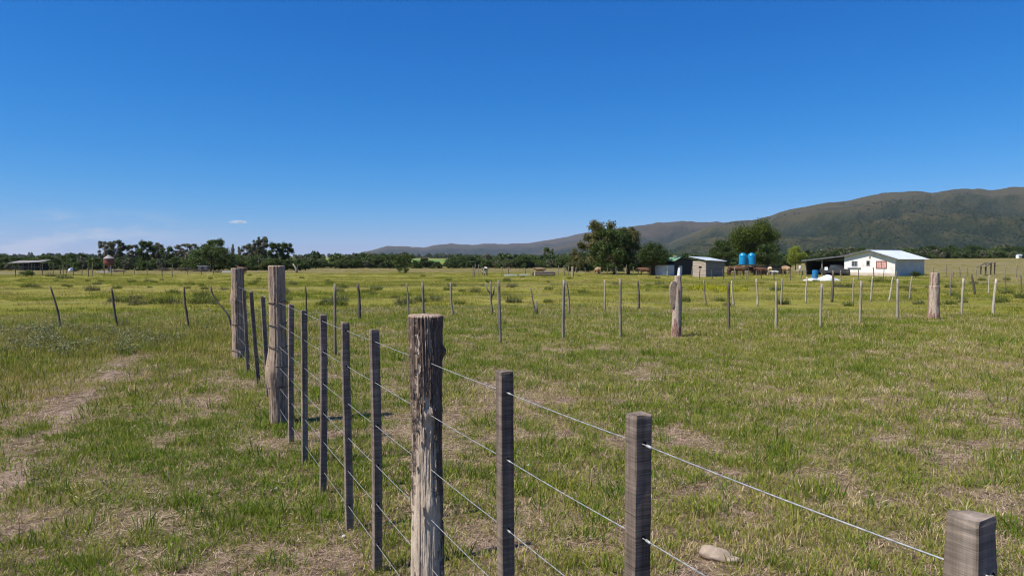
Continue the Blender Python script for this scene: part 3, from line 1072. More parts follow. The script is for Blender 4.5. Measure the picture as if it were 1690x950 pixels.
def crown_and_trunk(kind, h, w, seed, leaf=0.3, n=2500, trunk_r=None):
    """returns quads of the crown, MB of the trunk; base at the origin"""
    g = np.random.default_rng(seed)
    quads = []
    tb = MB()
    tr = trunk_r or max(0.07, h * 0.028)
    cl_ = []
    if kind == 'round':
        th = h * 0.2
        m = 26
        for i in range(m):
            d = g.normal(size=3)
            d[2] = abs(d[2]) * 0.9 - 0.35
            d /= np.linalg.norm(d)
            c = np.array([0, 0, h * 0.56]) + d * np.array([w * 0.36, w * 0.36, h * 0.36])
            s = g.uniform(0.13, 0.2) * w
            cl_.append((c, (s, s, s * 0.75)))
        cl_.append((np.array([0, 0, h * 0.5]), (w * 0.3, w * 0.3, h * 0.3)))
    elif kind == 'umbrella':
        th = h * 0.3
        for i in range(30):
            a, r_ = g.random() * 6.28, math.sqrt(g.random())
            z = h * (0.93 - 0.48 * r_ ** 2) - g.random() * h * 0.18
            s = g.uniform(0.10, 0.16) * w
            cl_.append((np.array([r_ * w * 0.42 * math.cos(a), r_ * w * 0.42 * math.sin(a), z - s * 0.4]), (s, s, s * 0.6)))
    elif kind == 'euc':
        th = h * 0.45
        for i in range(34):
            z = g.uniform(0.36, 0.97)
            rad = w * 0.36 * (1.15 - abs(z - 0.72) * 1.6)
            a = g.random() * 6.28
            r_ = rad * g.uniform(0.3, 1.0)
            s = g.uniform(0.05, 0.12) * w
            cl_.append((np.array([r_ * math.cos(a), r_ * math.sin(a), z * h]), (s, s, s * 1.1)))
    elif kind == 'feather':
        th = h * 0.3
        for i in range(46):
            a, r_ = g.random() * 6.28, math.sqrt(g.random())
            z = g.uniform(0.20, 0.97)
            rad = w * 0.46 * (1 - 0.55 * max(0, z - 0.55) / 0.45)
            s = g.uniform(0.06, 0.12) * w
            cl_.append((np.array([rad * r_ * math.cos(a), rad * r_ * math.sin(a), z * h - s * 0.5]), (s, s, s * 1.15)))
    elif kind == 'poplar':
        th = h * 0.2
        for i in range(14):
            z = 0.18 + 0.8 * i / 14
            s = w * 0.5 * math.sin(math.pi * min(1, 0.15 + z * 0.8)) ** 0.7
            cl_.append((np.array([g.normal(0, w * 0.08), g.normal(0, w * 0.08), z * h]), (s, s, h * 0.07)))
    elif kind == 'bush':
        th = h * 0.1
        for i in range(12):
            a, r_ = g.random() * 6.28, math.sqrt(g.random())
            s = g.uniform(0.15, 0.24) * w
            z = h * (0.35 + 0.45 * (1 - r_) * g.random() + 0.1)
            cl_.append((np.array([r_ * w * 0.36 * math.cos(a), r_ * w * 0.36 * math.sin(a), z]), (s, s, min(z, h * 0.33))))
    vol = np.array([np.prod(r_) ** 0.67 for _, r_ in cl_])
    cnt = np.maximum(8, (n * 3.0 * vol * np.exp(g.normal(0, 0.45, len(vol))) / vol.sum()).astype(int))
    for i, ((c, r_), k) in enumerate(zip(cl_, cnt)):
        quads.append(leaf_cloud(int(k), c, r_, leaf * LEAF_K, seed * 100 + i, 0.5, soft=True, long=2.0))
    # trunk and limbs
    bend = g.normal(0, 0.04 * h, 2)
    top = Vector((bend[0], bend[1], th + 0.28 * h))
    pts = [Vector((0, 0, -0.15)), Vector((bend[0] * 0.2, bend[1] * 0.2, th * 0.4)), Vector((bend[0] * 0.5, bend[1] * 0.5, th)), top]
    tb.tube(pts, [tr * 1.3, tr, tr * 0.85, tr * 0.45], 8)
    order = sorted(range(len(cl_)), key=lambda i: -np.prod(cl_[i][1]))[:16 if kind != 'bush' else 6]
    for i in order:
        c = Vector(cl_[i][0])
        f = min(0.95, max(0.35, (c.z - 0.2 * h) / (0.8 * h)))
        s0 = pts[2].lerp(top, f * 0.9)
        mid = s0.lerp(c, 0.5) + Vector((0, 0, -0.04 * h)) * (1 if c.z > s0.z else -1)
        tb.tube([s0, mid, c], [tr * 0.42, tr * 0.28, tr * 0.1], 5, cap=False)
    return quads, tb


PROTO = {}


def tree_meshes(key, kind, h, w, seed, fol, bark, leaf, n):
    if key not in PROTO:
        q, tb = crown_and_trunk(kind, h, w, seed, leaf, n)
        PROTO[key] = (cloud_mesh('crown', q, M[fol]), tb.mesh('trunk', M[bark], True), h, w)
    return PROTO[key]


def tree(name, label, key, px, Y, height, width=None, group=None, cat='tree', rz=None, args=None):
    if args:
        tree_meshes(key, *args)
    cm, tm, h, w = PROTO[key]
    p = at(px, Y)
    r_ = empty(name, p, random.random() * 6.28 if rz is None else rz)
    sw = (width / w) if width else height / h
    r_.scale = (sw, sw, height / h)
    tag(r_, label, cat, group)
    link(cm.name.split('.')[0], cm, r_)
    link(tm.name.split('.')[0], tm, r_)
    return r_


def H(py_top, Y, px=845):
    return zat(py_top, Y) - at(px, Y).z


# prototypes
tree_meshes('euc1', 'euc', 10, 6.5, 1, 'fol_euc', 'bark_pale', 0.42, 2600)
tree_meshes('euc2', 'euc', 10, 6.0, 2, 'fol_euc', 'bark_pale', 0.42, 2300)
tree_meshes('euc3', 'euc', 10, 7.0, 3, 'fol_mid', 'bark', 0.42, 2800)
tree_meshes('rnd1', 'round', 6, 7, 4, 'fol_mid', 'bark', 0.34, 2600)
tree_meshes('rnd2', 'round', 6, 6, 5, 'fol_dark', 'bark', 0.34, 2600)
tree_meshes('rnd3', 'umbrella', 5, 7, 6, 'fol_mid', 'bark', 0.32, 2400)
tree_meshes('rnd4', 'umbrella', 5, 6, 7, 'fol_dark', 'bark', 0.32, 2400)
tree_meshes('lime', 'round', 5, 5, 8, 'fol_lime', 'bark', 0.30, 2200)
tree_meshes('pop1', 'poplar', 10, 2.0, 9, 'fol_euc', 'bark', 0.40, 900)
tree_meshes('olive1', 'feather', 6, 6.5, 10, 'fol_olive', 'bark', 0.26, 2600)
tree_meshes('bush1', 'bush', 2, 2.6, 11, 'fol_mid', 'bark', 0.16, 900)
tree_meshes('bush2', 'bush', 2, 2.8, 12, 'fol_dark', 'bark', 0.16, 900)
tree_meshes('brush1', 'bush', 2, 3.0, 13, 'fol_brush', 'bark', 0.13, 900)

# left of the view: eucalypts over the scrub line
for px, top, wpx, Y, key, lab in (
        (176, 398, 26, 190, 'euc2', 'thin grey eucalyptus at left behind the red silo, left of a twin'),
        (192, 397, 26, 186, 'euc1', 'broad grey eucalyptus at left right behind the red silo'),
        (222, 404, 26, 190, 'euc2', 'pale eucalyptus, first of the clump right of the red silo'),
        (243, 399, 28, 186, 'euc3', 'tallest dense eucalyptus in the clump right of the red silo'),
        (260, 401, 22, 190, 'euc1', 'narrow eucalyptus, third of the clump right of the red silo'),
        (275, 408, 22, 184, 'euc3', 'low dark eucalyptus at right end of the clump by the red silo'),
        (308, 402, 34, 190, 'euc2', 'grey eucalyptus just left of the big dark spreading tree'),
        (354, 396, 34, 192, 'euc3', 'dark tree top rising behind the big dark spreading tree'),
        (412, 403, 26, 186, 'euc1', 'grey eucalyptus seen between the two thick grey posts'),
        (432, 391, 30, 182, 'euc1', 'tallest pale eucalyptus above the thick grey post'),
        (455, 402, 26, 176, 'euc3', 'dense dark eucalyptus just right of the thick grey post'),
        (473, 402, 24, 178, 'euc3', 'dense dark eucalyptus at right end of the left-hand tree line')):
    tree('eucalyptus_tree', lab, key, px, Y, H(top, Y, px), wpx * Y / FPX * 1.45, 'eucalyptus trees of the left tree line')
for px, top, Y, lab in ((385, 402, 300, 'slim far poplar behind the corner post, left one of two'), (395, 406, 305, 'slim far poplar behind the corner post, right one of two')):
    tree('poplar_tree', lab, 'pop1', px, Y, H(top, Y, px), 7 * Y / FPX, 'far slim poplars')
tree('spreading_tree', 'big dark green spreading tree left of the corner post', 'spread', 348, 142, H(400, 142, 348), 90 * 142 / FPX, rz=0.3,
     args=('umbrella', 6, 10, 14, 'fol_mid', 'bark', 0.30, 6500))
for px, top, wpx, Y, key, lab in (
        (2, 415, 46, 170, 'rnd3', 'rounded scrub tree at the left edge behind the open shed'),
        (38, 419, 44, 172, 'rnd4', 'low domed scrub tree right behind the open shed roof'),
        (70, 421, 30, 168, 'rnd1', 'bushy green tree right of the open shed'),
        (88, 418, 30, 166, 'rnd3', 'green tree halfway between the open shed and red silo'),
        (108, 420, 28, 172, 'rnd1', 'green tree above the white barrel lying in the grass'),
        (128, 417, 30, 170, 'rnd2', 'dark tree just right of and behind the white barrel'),
        (148, 421, 30, 168, 'rnd4', 'dark low tree left of the red silo'),
        (208, 424, 34, 160, 'rnd2', 'dark round scrub tree just right of the red silo'),
        (235, 428, 32, 158, 'rnd4', 'low dark scrub tree under the eucalyptus clump, left one'),
        (264, 427, 34, 156, 'rnd1', 'low green scrub tree under the eucalyptus clump, middle one'),
        (290, 421, 32, 160, 'rnd3', 'scrub tree under the eucalyptus left of the big spreading tree'),
        (398, 421, 40, 158, 'rnd1', 'green scrub tree right behind the corner post'),
        (424, 420, 34, 156, 'rnd2', 'dark scrub tree in the gap between the two thick grey posts'),
        (448, 426, 30, 152, 'rnd1', 'round green bush tree directly behind the thick grey post'),
        (470, 425, 34, 154, 'rnd4', 'dark scrub tree under the two dense eucalypts'),
        (496, 428, 26, 158, 'rnd2', 'dark scrub tree beside the white dead stump')):
    tree('scrub_tree', lab, key, px, Y, H(top, Y, px), wpx * Y / FPX * 1.15, 'scrub trees of the left tree line')
# middle belt beyond the dry strip
mid = [(520, 427, 30), (545, 434, 26), (570, 421, 34), (596, 419, 32), (620, 421, 34), (645, 419, 36), (700, 436, 22), (716, 432, 26), (752, 424, 26), (770, 422, 28),
       (796, 425, 30), (820, 424, 30), (843, 428, 26), (866, 421, 28), (888, 427, 30), (910, 424, 30), (934, 422, 30), (956, 416, 32)]
words_ = ('first', 'second', 'third', 'fourth', 'fifth', 'sixth', 'seventh', 'eighth', 'ninth', 'tenth', 'eleventh', 'twelfth', 'thirteenth', 'fourteenth', 'fifteenth', 'sixteenth', 'seventeenth', 'last')
for i, (px, top, wpx) in enumerate(mid):
    Y = 205 + 22 * random.random()
    tree('belt_tree', '%s dark tree from the left in the belt beyond the dry strip' % words_[i], ('rnd1', 'rnd2', 'rnd3', 'rnd4')[i % 4], px, Y, H(top, Y, px), wpx * Y / FPX * 1.35, 'trees of the middle belt')
tree('lone_tree', 'lone small tree on a single thin trunk right of the pole in the field', 'lone', 669, 118, H(417, 118, 669), 44 * 118 / FPX, rz=1.0, args=('feather', 4, 4, 15, 'fol_mid', 'bark', 0.22, 1500))
tree('eucalyptus_tree', 'slender taller tree standing above the middle belt', 'euc3', 906, 240, H(409, 240, 906), 24 * 240 / FPX, 'eucalyptus trees of the left tree line')
# group of trees by the corrals
tree('pepper_tree', 'tall ragged olive tree, left one of the big group by the corrals', 'pep1', 988, 112, H(364, 112, 988), 86 * 112 / FPX, rz=0.5, args=('feather', 7, 6, 16, 'fol_olive', 'bark', 0.24, 6500))
tree('pepper_tree', 'broad dark green tree in the middle of the big group by the corrals', 'pep2', 1014, 106, H(371, 106, 1014), 80 * 106 / FPX, rz=2.5, args=('feather', 7, 6, 17, 'fol_mid', 'bark', 0.24, 7000))
tree('pepper_tree', 'olive brown tree, right one of the big group by the corrals', 'pep3', 1037, 110, H(374, 110, 1037), 74 * 110 / FPX, rz=4.0, args=('feather', 7, 6, 18, 'fol_olive', 'bark_red', 0.24, 5000))
tree('shade_tree', 'low dark rounded tree left of the dark barn', 'shade1', 1079, 100, H(402, 100, 1079), 58 * 100 / FPX, rz=0.2, args=('round', 5, 5.5, 19, 'fol_dark', 'bark_red', 0.2, 7000))
tree('shade_tree', 'olive scrub tree at left foot of the big group by the corrals', 'olive1', 952, 128, H(409, 128, 952), 30 * 128 / FPX)
tree('shade_tree', 'dark olive tree left of and behind the blue tanks', 'shade2', 1193, 112, H(391, 112, 1193), 56 * 112 / FPX, rz=0.9, args=('umbrella', 6, 6, 20, 'fol_dark', 'bark', 0.22, 6500))
tree('shade_tree', 'tallest rounded bright green tree above the blue tanks', 'shade3', 1243, 116, H(363, 116, 1243), 82 * 116 / FPX, rz=0.0, args=('round', 8, 8, 21, 'fol_bright', 'bark', 0.24, 11000))
tree('shade_tree', 'dark green tree to the right under the tall bright one', 'rnd2', 1266, 112, H(400, 112, 1266), 44 * 112 / FPX)
tree('shade_tree', 'small yellow green tree left of the carport', 'lime', 1313, 130, H(405, 130, 1313), 32 * 130 / FPX)
tree('shade_tree', 'dark scrub tree between the bright tree and the small yellow one', 'rnd4', 1290, 135, H(424, 135, 1290), 34 * 135 / FPX)
# belt at the foot of the near hill
foot = [(1335, 415, 30, 'rnd4'), (1362, 414, 34, 'rnd2'), (1392, 410, 34, 'rnd3'), (1424, 408, 30, 'rnd1'), (1500, 410, 40, 'rnd1'), (1532, 405, 36, 'rnd2'), (1548, 416, 28, 'rnd4'), (1565, 408, 34, 'rnd2'), (1590, 412, 26, 'lime'),
        (1606, 404, 34, 'rnd2'), (1630, 413, 26, 'lime'), (1650, 408, 34, 'rnd1'), (1671, 406, 34, 'rnd2'), (1694, 411, 36, 'rnd3'), (1720, 408, 40, 'rnd1')]
for i, (px, top, wpx, key) in enumerate(foot):
    Y = 300 + 30 * random.random()
    side = 'left' if px < 1450 else 'right'
    k = i + 1 if px < 1450 else i - 3
    tree('foothill_tree', '%s %s tree %s of the white house at the foot of the hill' % (words_[k - 1], 'yellow green' if key == 'lime' else 'dark green', side), key, px, Y, H(top, Y, px), wpx * Y / FPX * 1.3, 'trees at the foot of the hill')


def far_wood():
    g = np.random.default_rng(77)
    src = []
    for i, (kd, fol) in enumerate((('round', 'fol_dark'), ('round', 'fol_mid'), ('umbrella', 'fol_mid'), ('euc', 'fol_euc'), ('umbrella', 'fol_dark'))):
        q, _ = crown_and_trunk(kd, 6, 6.5, 500 + i, 0.85, 480)
        src.append(cloud_mesh('wood_crown', q, M[fol]))
    coll = source_collection('wood_crowns', src)
    X, Y, SZ = [], [], []

    def strip(p0, p1, y0, y1, n, s0, s1):
        px = g.uniform(p0, p1, n)
        yy = g.uniform(y0, y1, n)
        X.append((px - 845) / FPX * yy); Y.append(yy); SZ.append(g.uniform(s0, s1, n))
    strip(-260, 520, 185, 280, 420, 0.42, 0.68)
    strip(500, 1000, 225, 300, 300, 0.6, 0.95)
    strip(960, 1420, 260, 400, 300, 0.6, 1.1)
    strip(1330, 2100, 320, 520, 620, 0.7, 1.25)
    strip(-500, 1100, 420, 640, 450, 0.7, 1.0)
    strip(-600, 1200, 1250, 1900, 1400, 1.0, 1.9)
    strip(1250, 2200, 560, 1500, 1500, 0.9, 1.6)
    strip(-200, 505, 152, 176, 170, 0.28, 0.55)
    strip(500, 1000, 200, 232, 170, 0.3, 0.6)
    strip(940, 1080, 125, 150, 30, 0.25, 0.4)
    strip(1320, 1800, 285, 330, 200, 0.4, 0.8)
    x, y, s = map(np.concatenate, (X, Y, SZ))
    px = 845 + x / y * FPX
    gap = ((px > 533) & (px < 553) & (y < 1200)) | ((px > 672) & (px < 742) & (y < 1200) & (y > 225))
    gap &= x / y < 0.2
    x, y, s = x[~gap], y[~gap], s[~gap]
    n = len(x)
    scatter('distant_woodland', np.stack((x, y, terrain(x, y) - 0.95 * s), -1), np.stack((0 * x, 0 * x, g.random(n) * 6.28), -1), np.stack((s, s, s * g.uniform(0.75, 1.15, n)), -1), g.integers(0, 5, n), g.random(n), coll, 'continuous dark woodland along the far side of the plain', 'woodland')
    # scrub on the near hillside
    nv, nu, _ = near_pts.shape
    k = 15000
    iv = (nv * g.random(k) ** 1.25 * 0.97).astype(int)
    iu = g.integers(0, nu, k)
    P = near_pts[iv, iu] + g.normal(0, 5, (k, 3)) * np.array([1, 1, 0])
    dn = fbm(P[:, 0] * 0.006, P[:, 1] * 0.006, seed=91, oct=4)
    keep = g.random(k) < S(0.40, 0.60, dn + 0.14 - 0.30 * iv / nv)
    P = P[keep]
    n = len(P)
    s = g.uniform(0.5, 1.15, n)
    scatter('hillside_scrub', P - np.array([0, 0, 0.6]), np.stack((0 * s, 0 * s, g.random(n) * 6.28), -1), np.stack((s, s, s * 0.75), -1), g.integers(0, 5, n), g.random(n), coll, 'dark scrub scattered over the slope of the near hill', 'scrub')


far_wood()

# brown brush under the spreading tree, shrubs and weed clumps in the pasture
for px, top, wpx, Y, lab in ((268, 441, 30, 132, 'brown dry brush thicket right of the red silo'), (300, 440, 34, 130, 'brown dry brush thicket left under the spreading tree'), (332, 443, 34, 126, 'brown dry brush thicket in front of the white hut'), (360, 446, 30, 124, 'low dry brush left of the white trough')):
    tree('dry_brush', lab, 'brush1', px, Y, H(top, Y, px), wpx * Y / FPX, 'dry brush along the left tree line', 'brush')


def shrub(name, label, key, px, py, hpx, wpx, group=None):
    p = gp(px, py)
    return tree(name, label, key, px, p.y, hpx * p.y / FPX, wpx * p.y / FPX, group, 'shrub')


def weed_proto(key, seed, fol):
    """a clump of broad weeds that hugs the ground: leaves down to the soil and a few upright stems"""
    g = np.random.default_rng(seed)
    q = []
    for i in range(8):
        a, r_ = g.random() * 6.28, 0.34 * math.sqrt(g.random())
        hh = 0.5 * (1 - 1.1 * r_) * g.uniform(0.45, 0.95)
        q.append(leaf_cloud(55, (r_ * math.cos(a), r_ * math.sin(a), hh * 0.4), (0.12, 0.12, hh * 0.5), 0.026, seed * 50 + i, 0.6, 0.1, long=2.8, soft=True))
    BV, BF = blades(150, 0.36, 0.16, 0.52, 0.016, 0.32, seed, bunch=0.8)
    Q = BV.reshape(-1, 5, 3)
    q.append(np.stack((Q[:, 0], Q[:, 1], Q[:, 3], Q[:, 2]), 1).reshape(-1, 3))
    q.append(np.stack((Q[:, 2], Q[:, 3], Q[:, 4], Q[:, 4] * 0.999 + Q[:, 2] * 0.001), 1).reshape(-1, 3))
    tb = MB()
    for i in range(7):
        a = g.random() * 6.28
        tb.tube([(0, 0, -0.03), (0.10 * math.cos(a), 0.10 * math.sin(a), 0.2), (0.2 * math.cos(a), 0.2 * math.sin(a), 0.40)], [0.008, 0.006, 0.003], 4)
    PROTO[key] = (cloud_mesh('leaves', q, M[fol]), tb.mesh('stem', M['fol_weed']), 0.5, 0.95)


weed_proto('weed1', 31, 'fol_weed')
weed_proto('weed2', 32, 'fol_weed')
weed_proto('weed3', 33, 'fol_weed2')
shrub('green_shrub', 'dark green rounded shrub in the grass in front of the open shed', 'bush1', 44, 457, 13, 28)
shrub('grey_shrub', 'grey green low shrub right of the dark rounded one', 'weed3', 106, 460, 10, 32)
shrub('grey_shrub', 'smaller olive shrub between the rounded one and the grey green one', 'weed3', 84, 456, 9, 20)
shrub('grey_shrub', 'olive grey double shrub above the second leaning stake', 'weed3', 152, 480, 15, 30)
shrub('green_shrub', 'green leafy shrub right of the second leaning stake', 'weed1', 212, 499, 14, 36)
shrub('grey_shrub', 'tall stalky weed at the foot of the second leaning stake', 'weed3', 204, 543, 26, 22)
shrub('green_shrub', 'dark shrub against the shaded wall of the white house', 'bush2', 1511, 458, 12, 20)
shrub('green_shrub', 'low green weeds under the wall of the white house', 'weed1', 1455, 466, 12, 50)
gw = 'weed clumps dotted over the pasture'
g_ = np.random.default_rng(15)
n_w = 0
while n_w < 150:
    px = g_.uniform(-40, 1730)
    py = 455 + 50 * g_.random() ** 1.2
    p = gp(px, py)
    if fbm(p.x * 0.09, p.y * 0.09, seed=61) + 0.2 * g_.random() < 0.53:
        continue
    s = g_.uniform(0.55, 1.3)
    tree('weed_clump', 'low green weed clump among many dotted over the open pasture', ('weed1', 'weed2', 'weed3')[n_w % 3], px, p.y, 0.38 * s, 0.75 * s, gw, 'weeds')
    n_w += 1


# ------------------------------------------------------------------ fence pieces
def log_mesh(h, rad, seed, mat, bark_fn=None, nu=72, nv=150, rough=0.006, low=0.05, knots=(), tilt=(0, 0), bark_t=0.006, lobes=0.0):
    """a round post along z with uneven girth, grain ridges, bark standing proud of the wood, knots and a sawn top"""
    th = np.linspace(0, 2 * np.pi, nu, endpoint=False)
    z = np.linspace(-0.1, h, nv)
    TH, ZZ = np.meshgrid(th, z)
    cx, cy = np.cos(TH), np.sin(TH)
    r0 = np.vectorize(rad)(z)[:, None] * np.ones_like(TH)
    r = r0 * (1 + low * 2 * (fbm(cx * 1.3 + seed, cy * 1.3, ZZ * 1.6, oct=3, seed=seed) - 0.5) + lobes * np.cos(2 * TH + seed))
    gr = fbm(cx * 9 + seed, cy * 9, ZZ * 6.0, oct=5, seed=seed + 2, gain=0.65)
    r = r + rough * 2 * (gr - 0.5)
    crack = S(0.60, 0.70, fbm(cx * 7, cy * 7 + seed, ZZ * 1.4, oct=3, seed=seed + 4))
    r = r - rough * 1.1 * crack
    bark = np.zeros_like(r)
    if bark_fn:
        bark = bark_fn(TH, ZZ)
        r = r + bark_t * bark * (0.55 + 0.9 * gr)
    for (kt, kz, kr, ka) in knots:
        dth = np.angle(np.exp(1j * (TH - kt)))
        d2 = (dth * r0) ** 2 + (ZZ - kz) ** 2
        r = r + ka * np.exp(-d2 / kr ** 2)
    X = r * cx + tilt[0] * np.clip(ZZ, 0, None)
    Y = r * cy + tilt[1] * np.clip(ZZ, 0, None)
    V = np.stack((X, Y, ZZ), -1).reshape(-1, 3)
    i = np.arange(nv - 1)[:, None]
    k = np.arange(nu)[None, :]
    k2 = (k + 1) % nu
    F = np.stack((i * nu + k, i * nu + k2, (i + 1) * nu + k2, (i + 1) * nu + k), -1).reshape(-1, 4).tolist()
    # sawn top: a ring inside the rim, then the centre
    top = V[-nu:].copy()
    c = top.mean(0)
    ring = c + (top - c) * 0.93
    ring[:, 2] = h + 0.006 + 0.004 * vnoise(ring[:, 0] * 60, ring[:, 1] * 60, seed=seed)
    ring2 = c + (top - c) * 0.5
    ring2[:, 2] = h + 0.007 + 0.006 * (vnoise(ring2[:, 0] * 80, ring2[:, 1] * 80, seed=seed + 1) - 0.5)
    b = len(V)
    V = np.vstack((V, ring, ring2, [[c[0], c[1], h + 0.005]]))
    mi = [0] * len(F)
    for kk in range(nu):
        q = (kk + 1) % nu
        F.append(((nv - 1) * nu + kk, (nv - 1) * nu + q, b + q, b + kk))
        F.append((b + kk, b + q, b + nu + q, b + nu + kk))
        F.append((b + nu + kk, b + nu + q, b + 2 * nu))
        mi += [1, 1, 1]
    me = mesh_np('post', V, F, [mat, M['cut']], True, mi)
    a = me.attributes.new('bark', 'FLOAT', 'POINT')
    vals = np.concatenate((bark.ravel(), np.zeros(len(V) - b)))
    a.data.foreach_set('value', vals.astype(np.float32))
    return me


def batten_mesh(h, w, seed, holes=(), mats=None, taper=0.0, worn=0.0, bow=0.004):
    """square sawn batten along z, edges eased, slightly bowed and worn, drilled on its +y and -y faces"""
    g = np.random.default_rng(seed)
    e = w * 0.05
    hw = w / 2
    prof = [(-hw + e, -hw), (hw - e, -hw), (hw, -hw + e), (hw, hw - e), (hw - e, hw), (-hw + e, hw), (-hw, hw - e), (-hw, -hw + e)]
    zs = np.concatenate((np.linspace(-0.08, h - 0.02, 22), [h - 0.006, h]))
    px, py = g.uniform(0, 6), g.uniform(0, 6)
    V, F = [], []
    for i, z in enumerate(zs):
        bx, by = bow * math.sin(z * 2.3 + px), bow * math.sin(z * 1.9 + py)
        k = 1 - taper * max(0.0, z - h * 0.75) / (h * 0.25)
        if i == len(zs) - 1:
            k *= 0.955
        for (x, y) in prof:
            V.append((x * k * (1 + g.normal(0, 0.008 + worn)) + bx, y * k * (1 + g.normal(0, 0.008 + worn)) + by, z + (g.normal(0, 0.0015 + 0.05 * worn) if i >= len(zs) - 2 else 0)))
    n = 8
    for i in range(len(zs) - 1):
        for k in range(n):
            k2 = (k + 1) % n
            F.append((i * n + k, i * n + k2, (i + 1) * n + k2, (i + 1) * n + k))
    b = len(V)
    V.append((V[b - 8][0] + hw - e, V[b - 8][1] + hw, h + 0.001 + worn * 0.1))
    for k in range(n):
        F.append(((len(zs) - 1) * n + k, (len(zs) - 1) * n + (k + 1) % n, b))
    mi = [0] * len(F)
    for hz in holes:
        bx, by = bow * math.sin(hz * 2.3 + px), bow * math.sin(hz * 1.9 + py)
        for s in (-1, 1):
            b = len(V)
            for k in range(10):
                a = 2 * math.pi * k / 10
                V.append((bx + 0.0052 * math.cos(a), by + s * (hw + 0.0018), hz + 0.0062 * math.sin(a)))
            F.append(tuple(b + k for k in (range(10) if s < 0 else reversed(range(10)))))
            mi.append(1)
    return mesh_np('batten', V, F, mats or [M['batten'], M['hole']], False, mi)


def wire_obj(pts, r_, parent, mat, n=6, sag=0.0):
    mb = MB()
    P = []
    for a, b in zip(pts[:-1], pts[1:]):
        a, b = Vector(a), Vector(b)
        m = 6 if sag else 1
        for i in range(m):
            t = i / m
            q = a.lerp(b, t)
            q.z -= sag * 4 * t * (1 - t)
            P.append(q)
    P.append(Vector(pts[-1]))
    mb.tube(P, r_, n)
    return mb.build('wire', mat, parent, smooth=True)


# ---- the near fence
NF0 = Vector((1.039, 0.0))        # the fence line: X = 1.039 - .4855 Y
NDIR = Vector((-0.4855, 1.0)).normalized()
NANG = math.atan2(NDIR.y, NDIR.x) - math.pi / 2


def nf(Y):
    return Vector((1.039 - 0.4855 * Y, Y, T(1.039 - 0.4855 * Y, Y)))


CORNER = at(392, 11.5)
fence = empty('wire_fence', nf(2.866))
tag(fence, 'near wire fence of dark sawn battens and thick grey logs running away from the camera', 'fence')
base = Vector(fence.location)
WZ = (1.195, 0.985, 0.765, 0.56, 0.36, 0.15)


def part_at(o, p):
    o.parent = fence
    o.location = Vector(p) - base
    return o


def main_bark_shade(TH, ZZ):
    # bark survives round the top and in long strips; lower down the weather side is stripped bare
    c, s_ = np.cos(TH), np.sin(TH)
    wz = ZZ + 0.10 * (fbm(c * 9, s_ * 9, ZZ * 2, oct=2, seed=75) - 0.5)
    n1 = fbm(c * 2.6 + 5, s_ * 2.6, wz * 1.5, oct=3, seed=71)
    n2 = fbm(c * 7 + 5, s_ * 7, wz * 7.0, oct=4, seed=72, gain=0.65)
    n3 = fbm(c * 20, s_ * 20, np.floor(wz * 26 + 3 * fbm(c * 12, s_ * 12, seed=76, oct=2)) * 0.9, oct=2, seed=73, gain=0.6)
    f = 0.34 * n1 + 0.36 * n2 + 0.30 * n3 + 0.22 * (S(0.35, 1.30, ZZ) - 0.98)
    d = np.angle(np.exp(1j * (TH - R(-12))))
    f = f + 0.22 * np.exp(-(d / 0.55) ** 2)          # extra dark bark paints in the shade on the right-hand side
    d2 = np.angle(np.exp(1j * (TH - R(-118) - 0.10 * np.sin(ZZ * 6))))
    f = f - 0.15 * np.exp(-(d2 / 0.13) ** 2) * S(1.36, 1.25, ZZ) * S(0.9, 1.1, ZZ)
    d3 = np.angle(np.exp(1j * (TH - R(-62) - 0.15 * np.sin(ZZ * 4))))
    f = f - 0.10 * np.exp(-(d3 / 0.22) ** 2) * S(1.15, 1.0, ZZ)
    return S(0.478, 0.500, f)


pm = log_mesh(zat(522, 2.866) - nf(2.866).z, lambda z: 0.0585 + 0.012 * max(0, 0.55 - z) + 0.004 * math.sin(z * 5), 70, M['log_main'], main_bark_shade, 220, 520, 0.006, 0.07,
              knots=((R(-5), 1.235, 0.022, 0.016), (R(-72), 0.99, 0.03, 0.012), (R(-60), 0.62, 0.04, 0.008)), bark_t=0.009)
po = tag(part_at(link('fence_post', pm), nf(2.866)), 'thick weathered log with dark bark peeling off pale wood')
p2 = at(457, 6.9)
pm = log_mesh(1.545, lambda z: 0.077 + 0.022 * math.exp(-((z - 0.50) / 0.22) ** 2) + 0.010 * math.exp(-(z / 0.2) ** 2), 80, M['log_grey'],
              lambda TH, ZZ: S(0.50, 0.58, fbm(np.cos(TH) * 5, np.sin(TH) * 5, ZZ * 1.2, oct=4, seed=81)), 96, 220, 0.005, 0.07, knots=((R(-140), 0.5, 0.14, 0.02), (R(-30), 0.95, 0.03, 0.014)), bark_t=0.004)
pw = tag(part_at(link('fence_post', pm), p2), 'thick grey log post with a bulge near its foot and wire loops')
pm = log_mesh(1.49, lambda z: 0.096 + 0.010 * math.exp(-((z - 0.98) / 0.12) ** 2), 90, M['log_grey'],
              lambda TH, ZZ: S(0.52, 0.60, fbm(np.cos(TH) * 5, np.sin(TH) * 5, ZZ * 1.2, oct=4, seed=91)), 80, 180, 0.005, 0.06, knots=((R(-60), 0.2, 0.05, -0.03), (R(-170), 0.98, 0.08, 0.016)), bark_t=0.004)
pc = tag(part_at(link('fence_post', pm), CORNER), 'corner log post, farthest thick post of the near fence')


def loops(parent, rad, zs):
    for z in zs:
        mb = MB()
        pts = [Vector(((rad + 0.006 + 0.002 * math.sin(5 * a)) * math.cos(a), (rad + 0.006) * math.sin(a), z + 0.010 * math.sin(a + z * 7))) for a in np.linspace(0, 2 * math.pi, 31)]
        mb.tube(pts, 0.0042, 5, cap=False)
        mb.build('wire_loop', M['rust_wire'], parent, smooth=True)


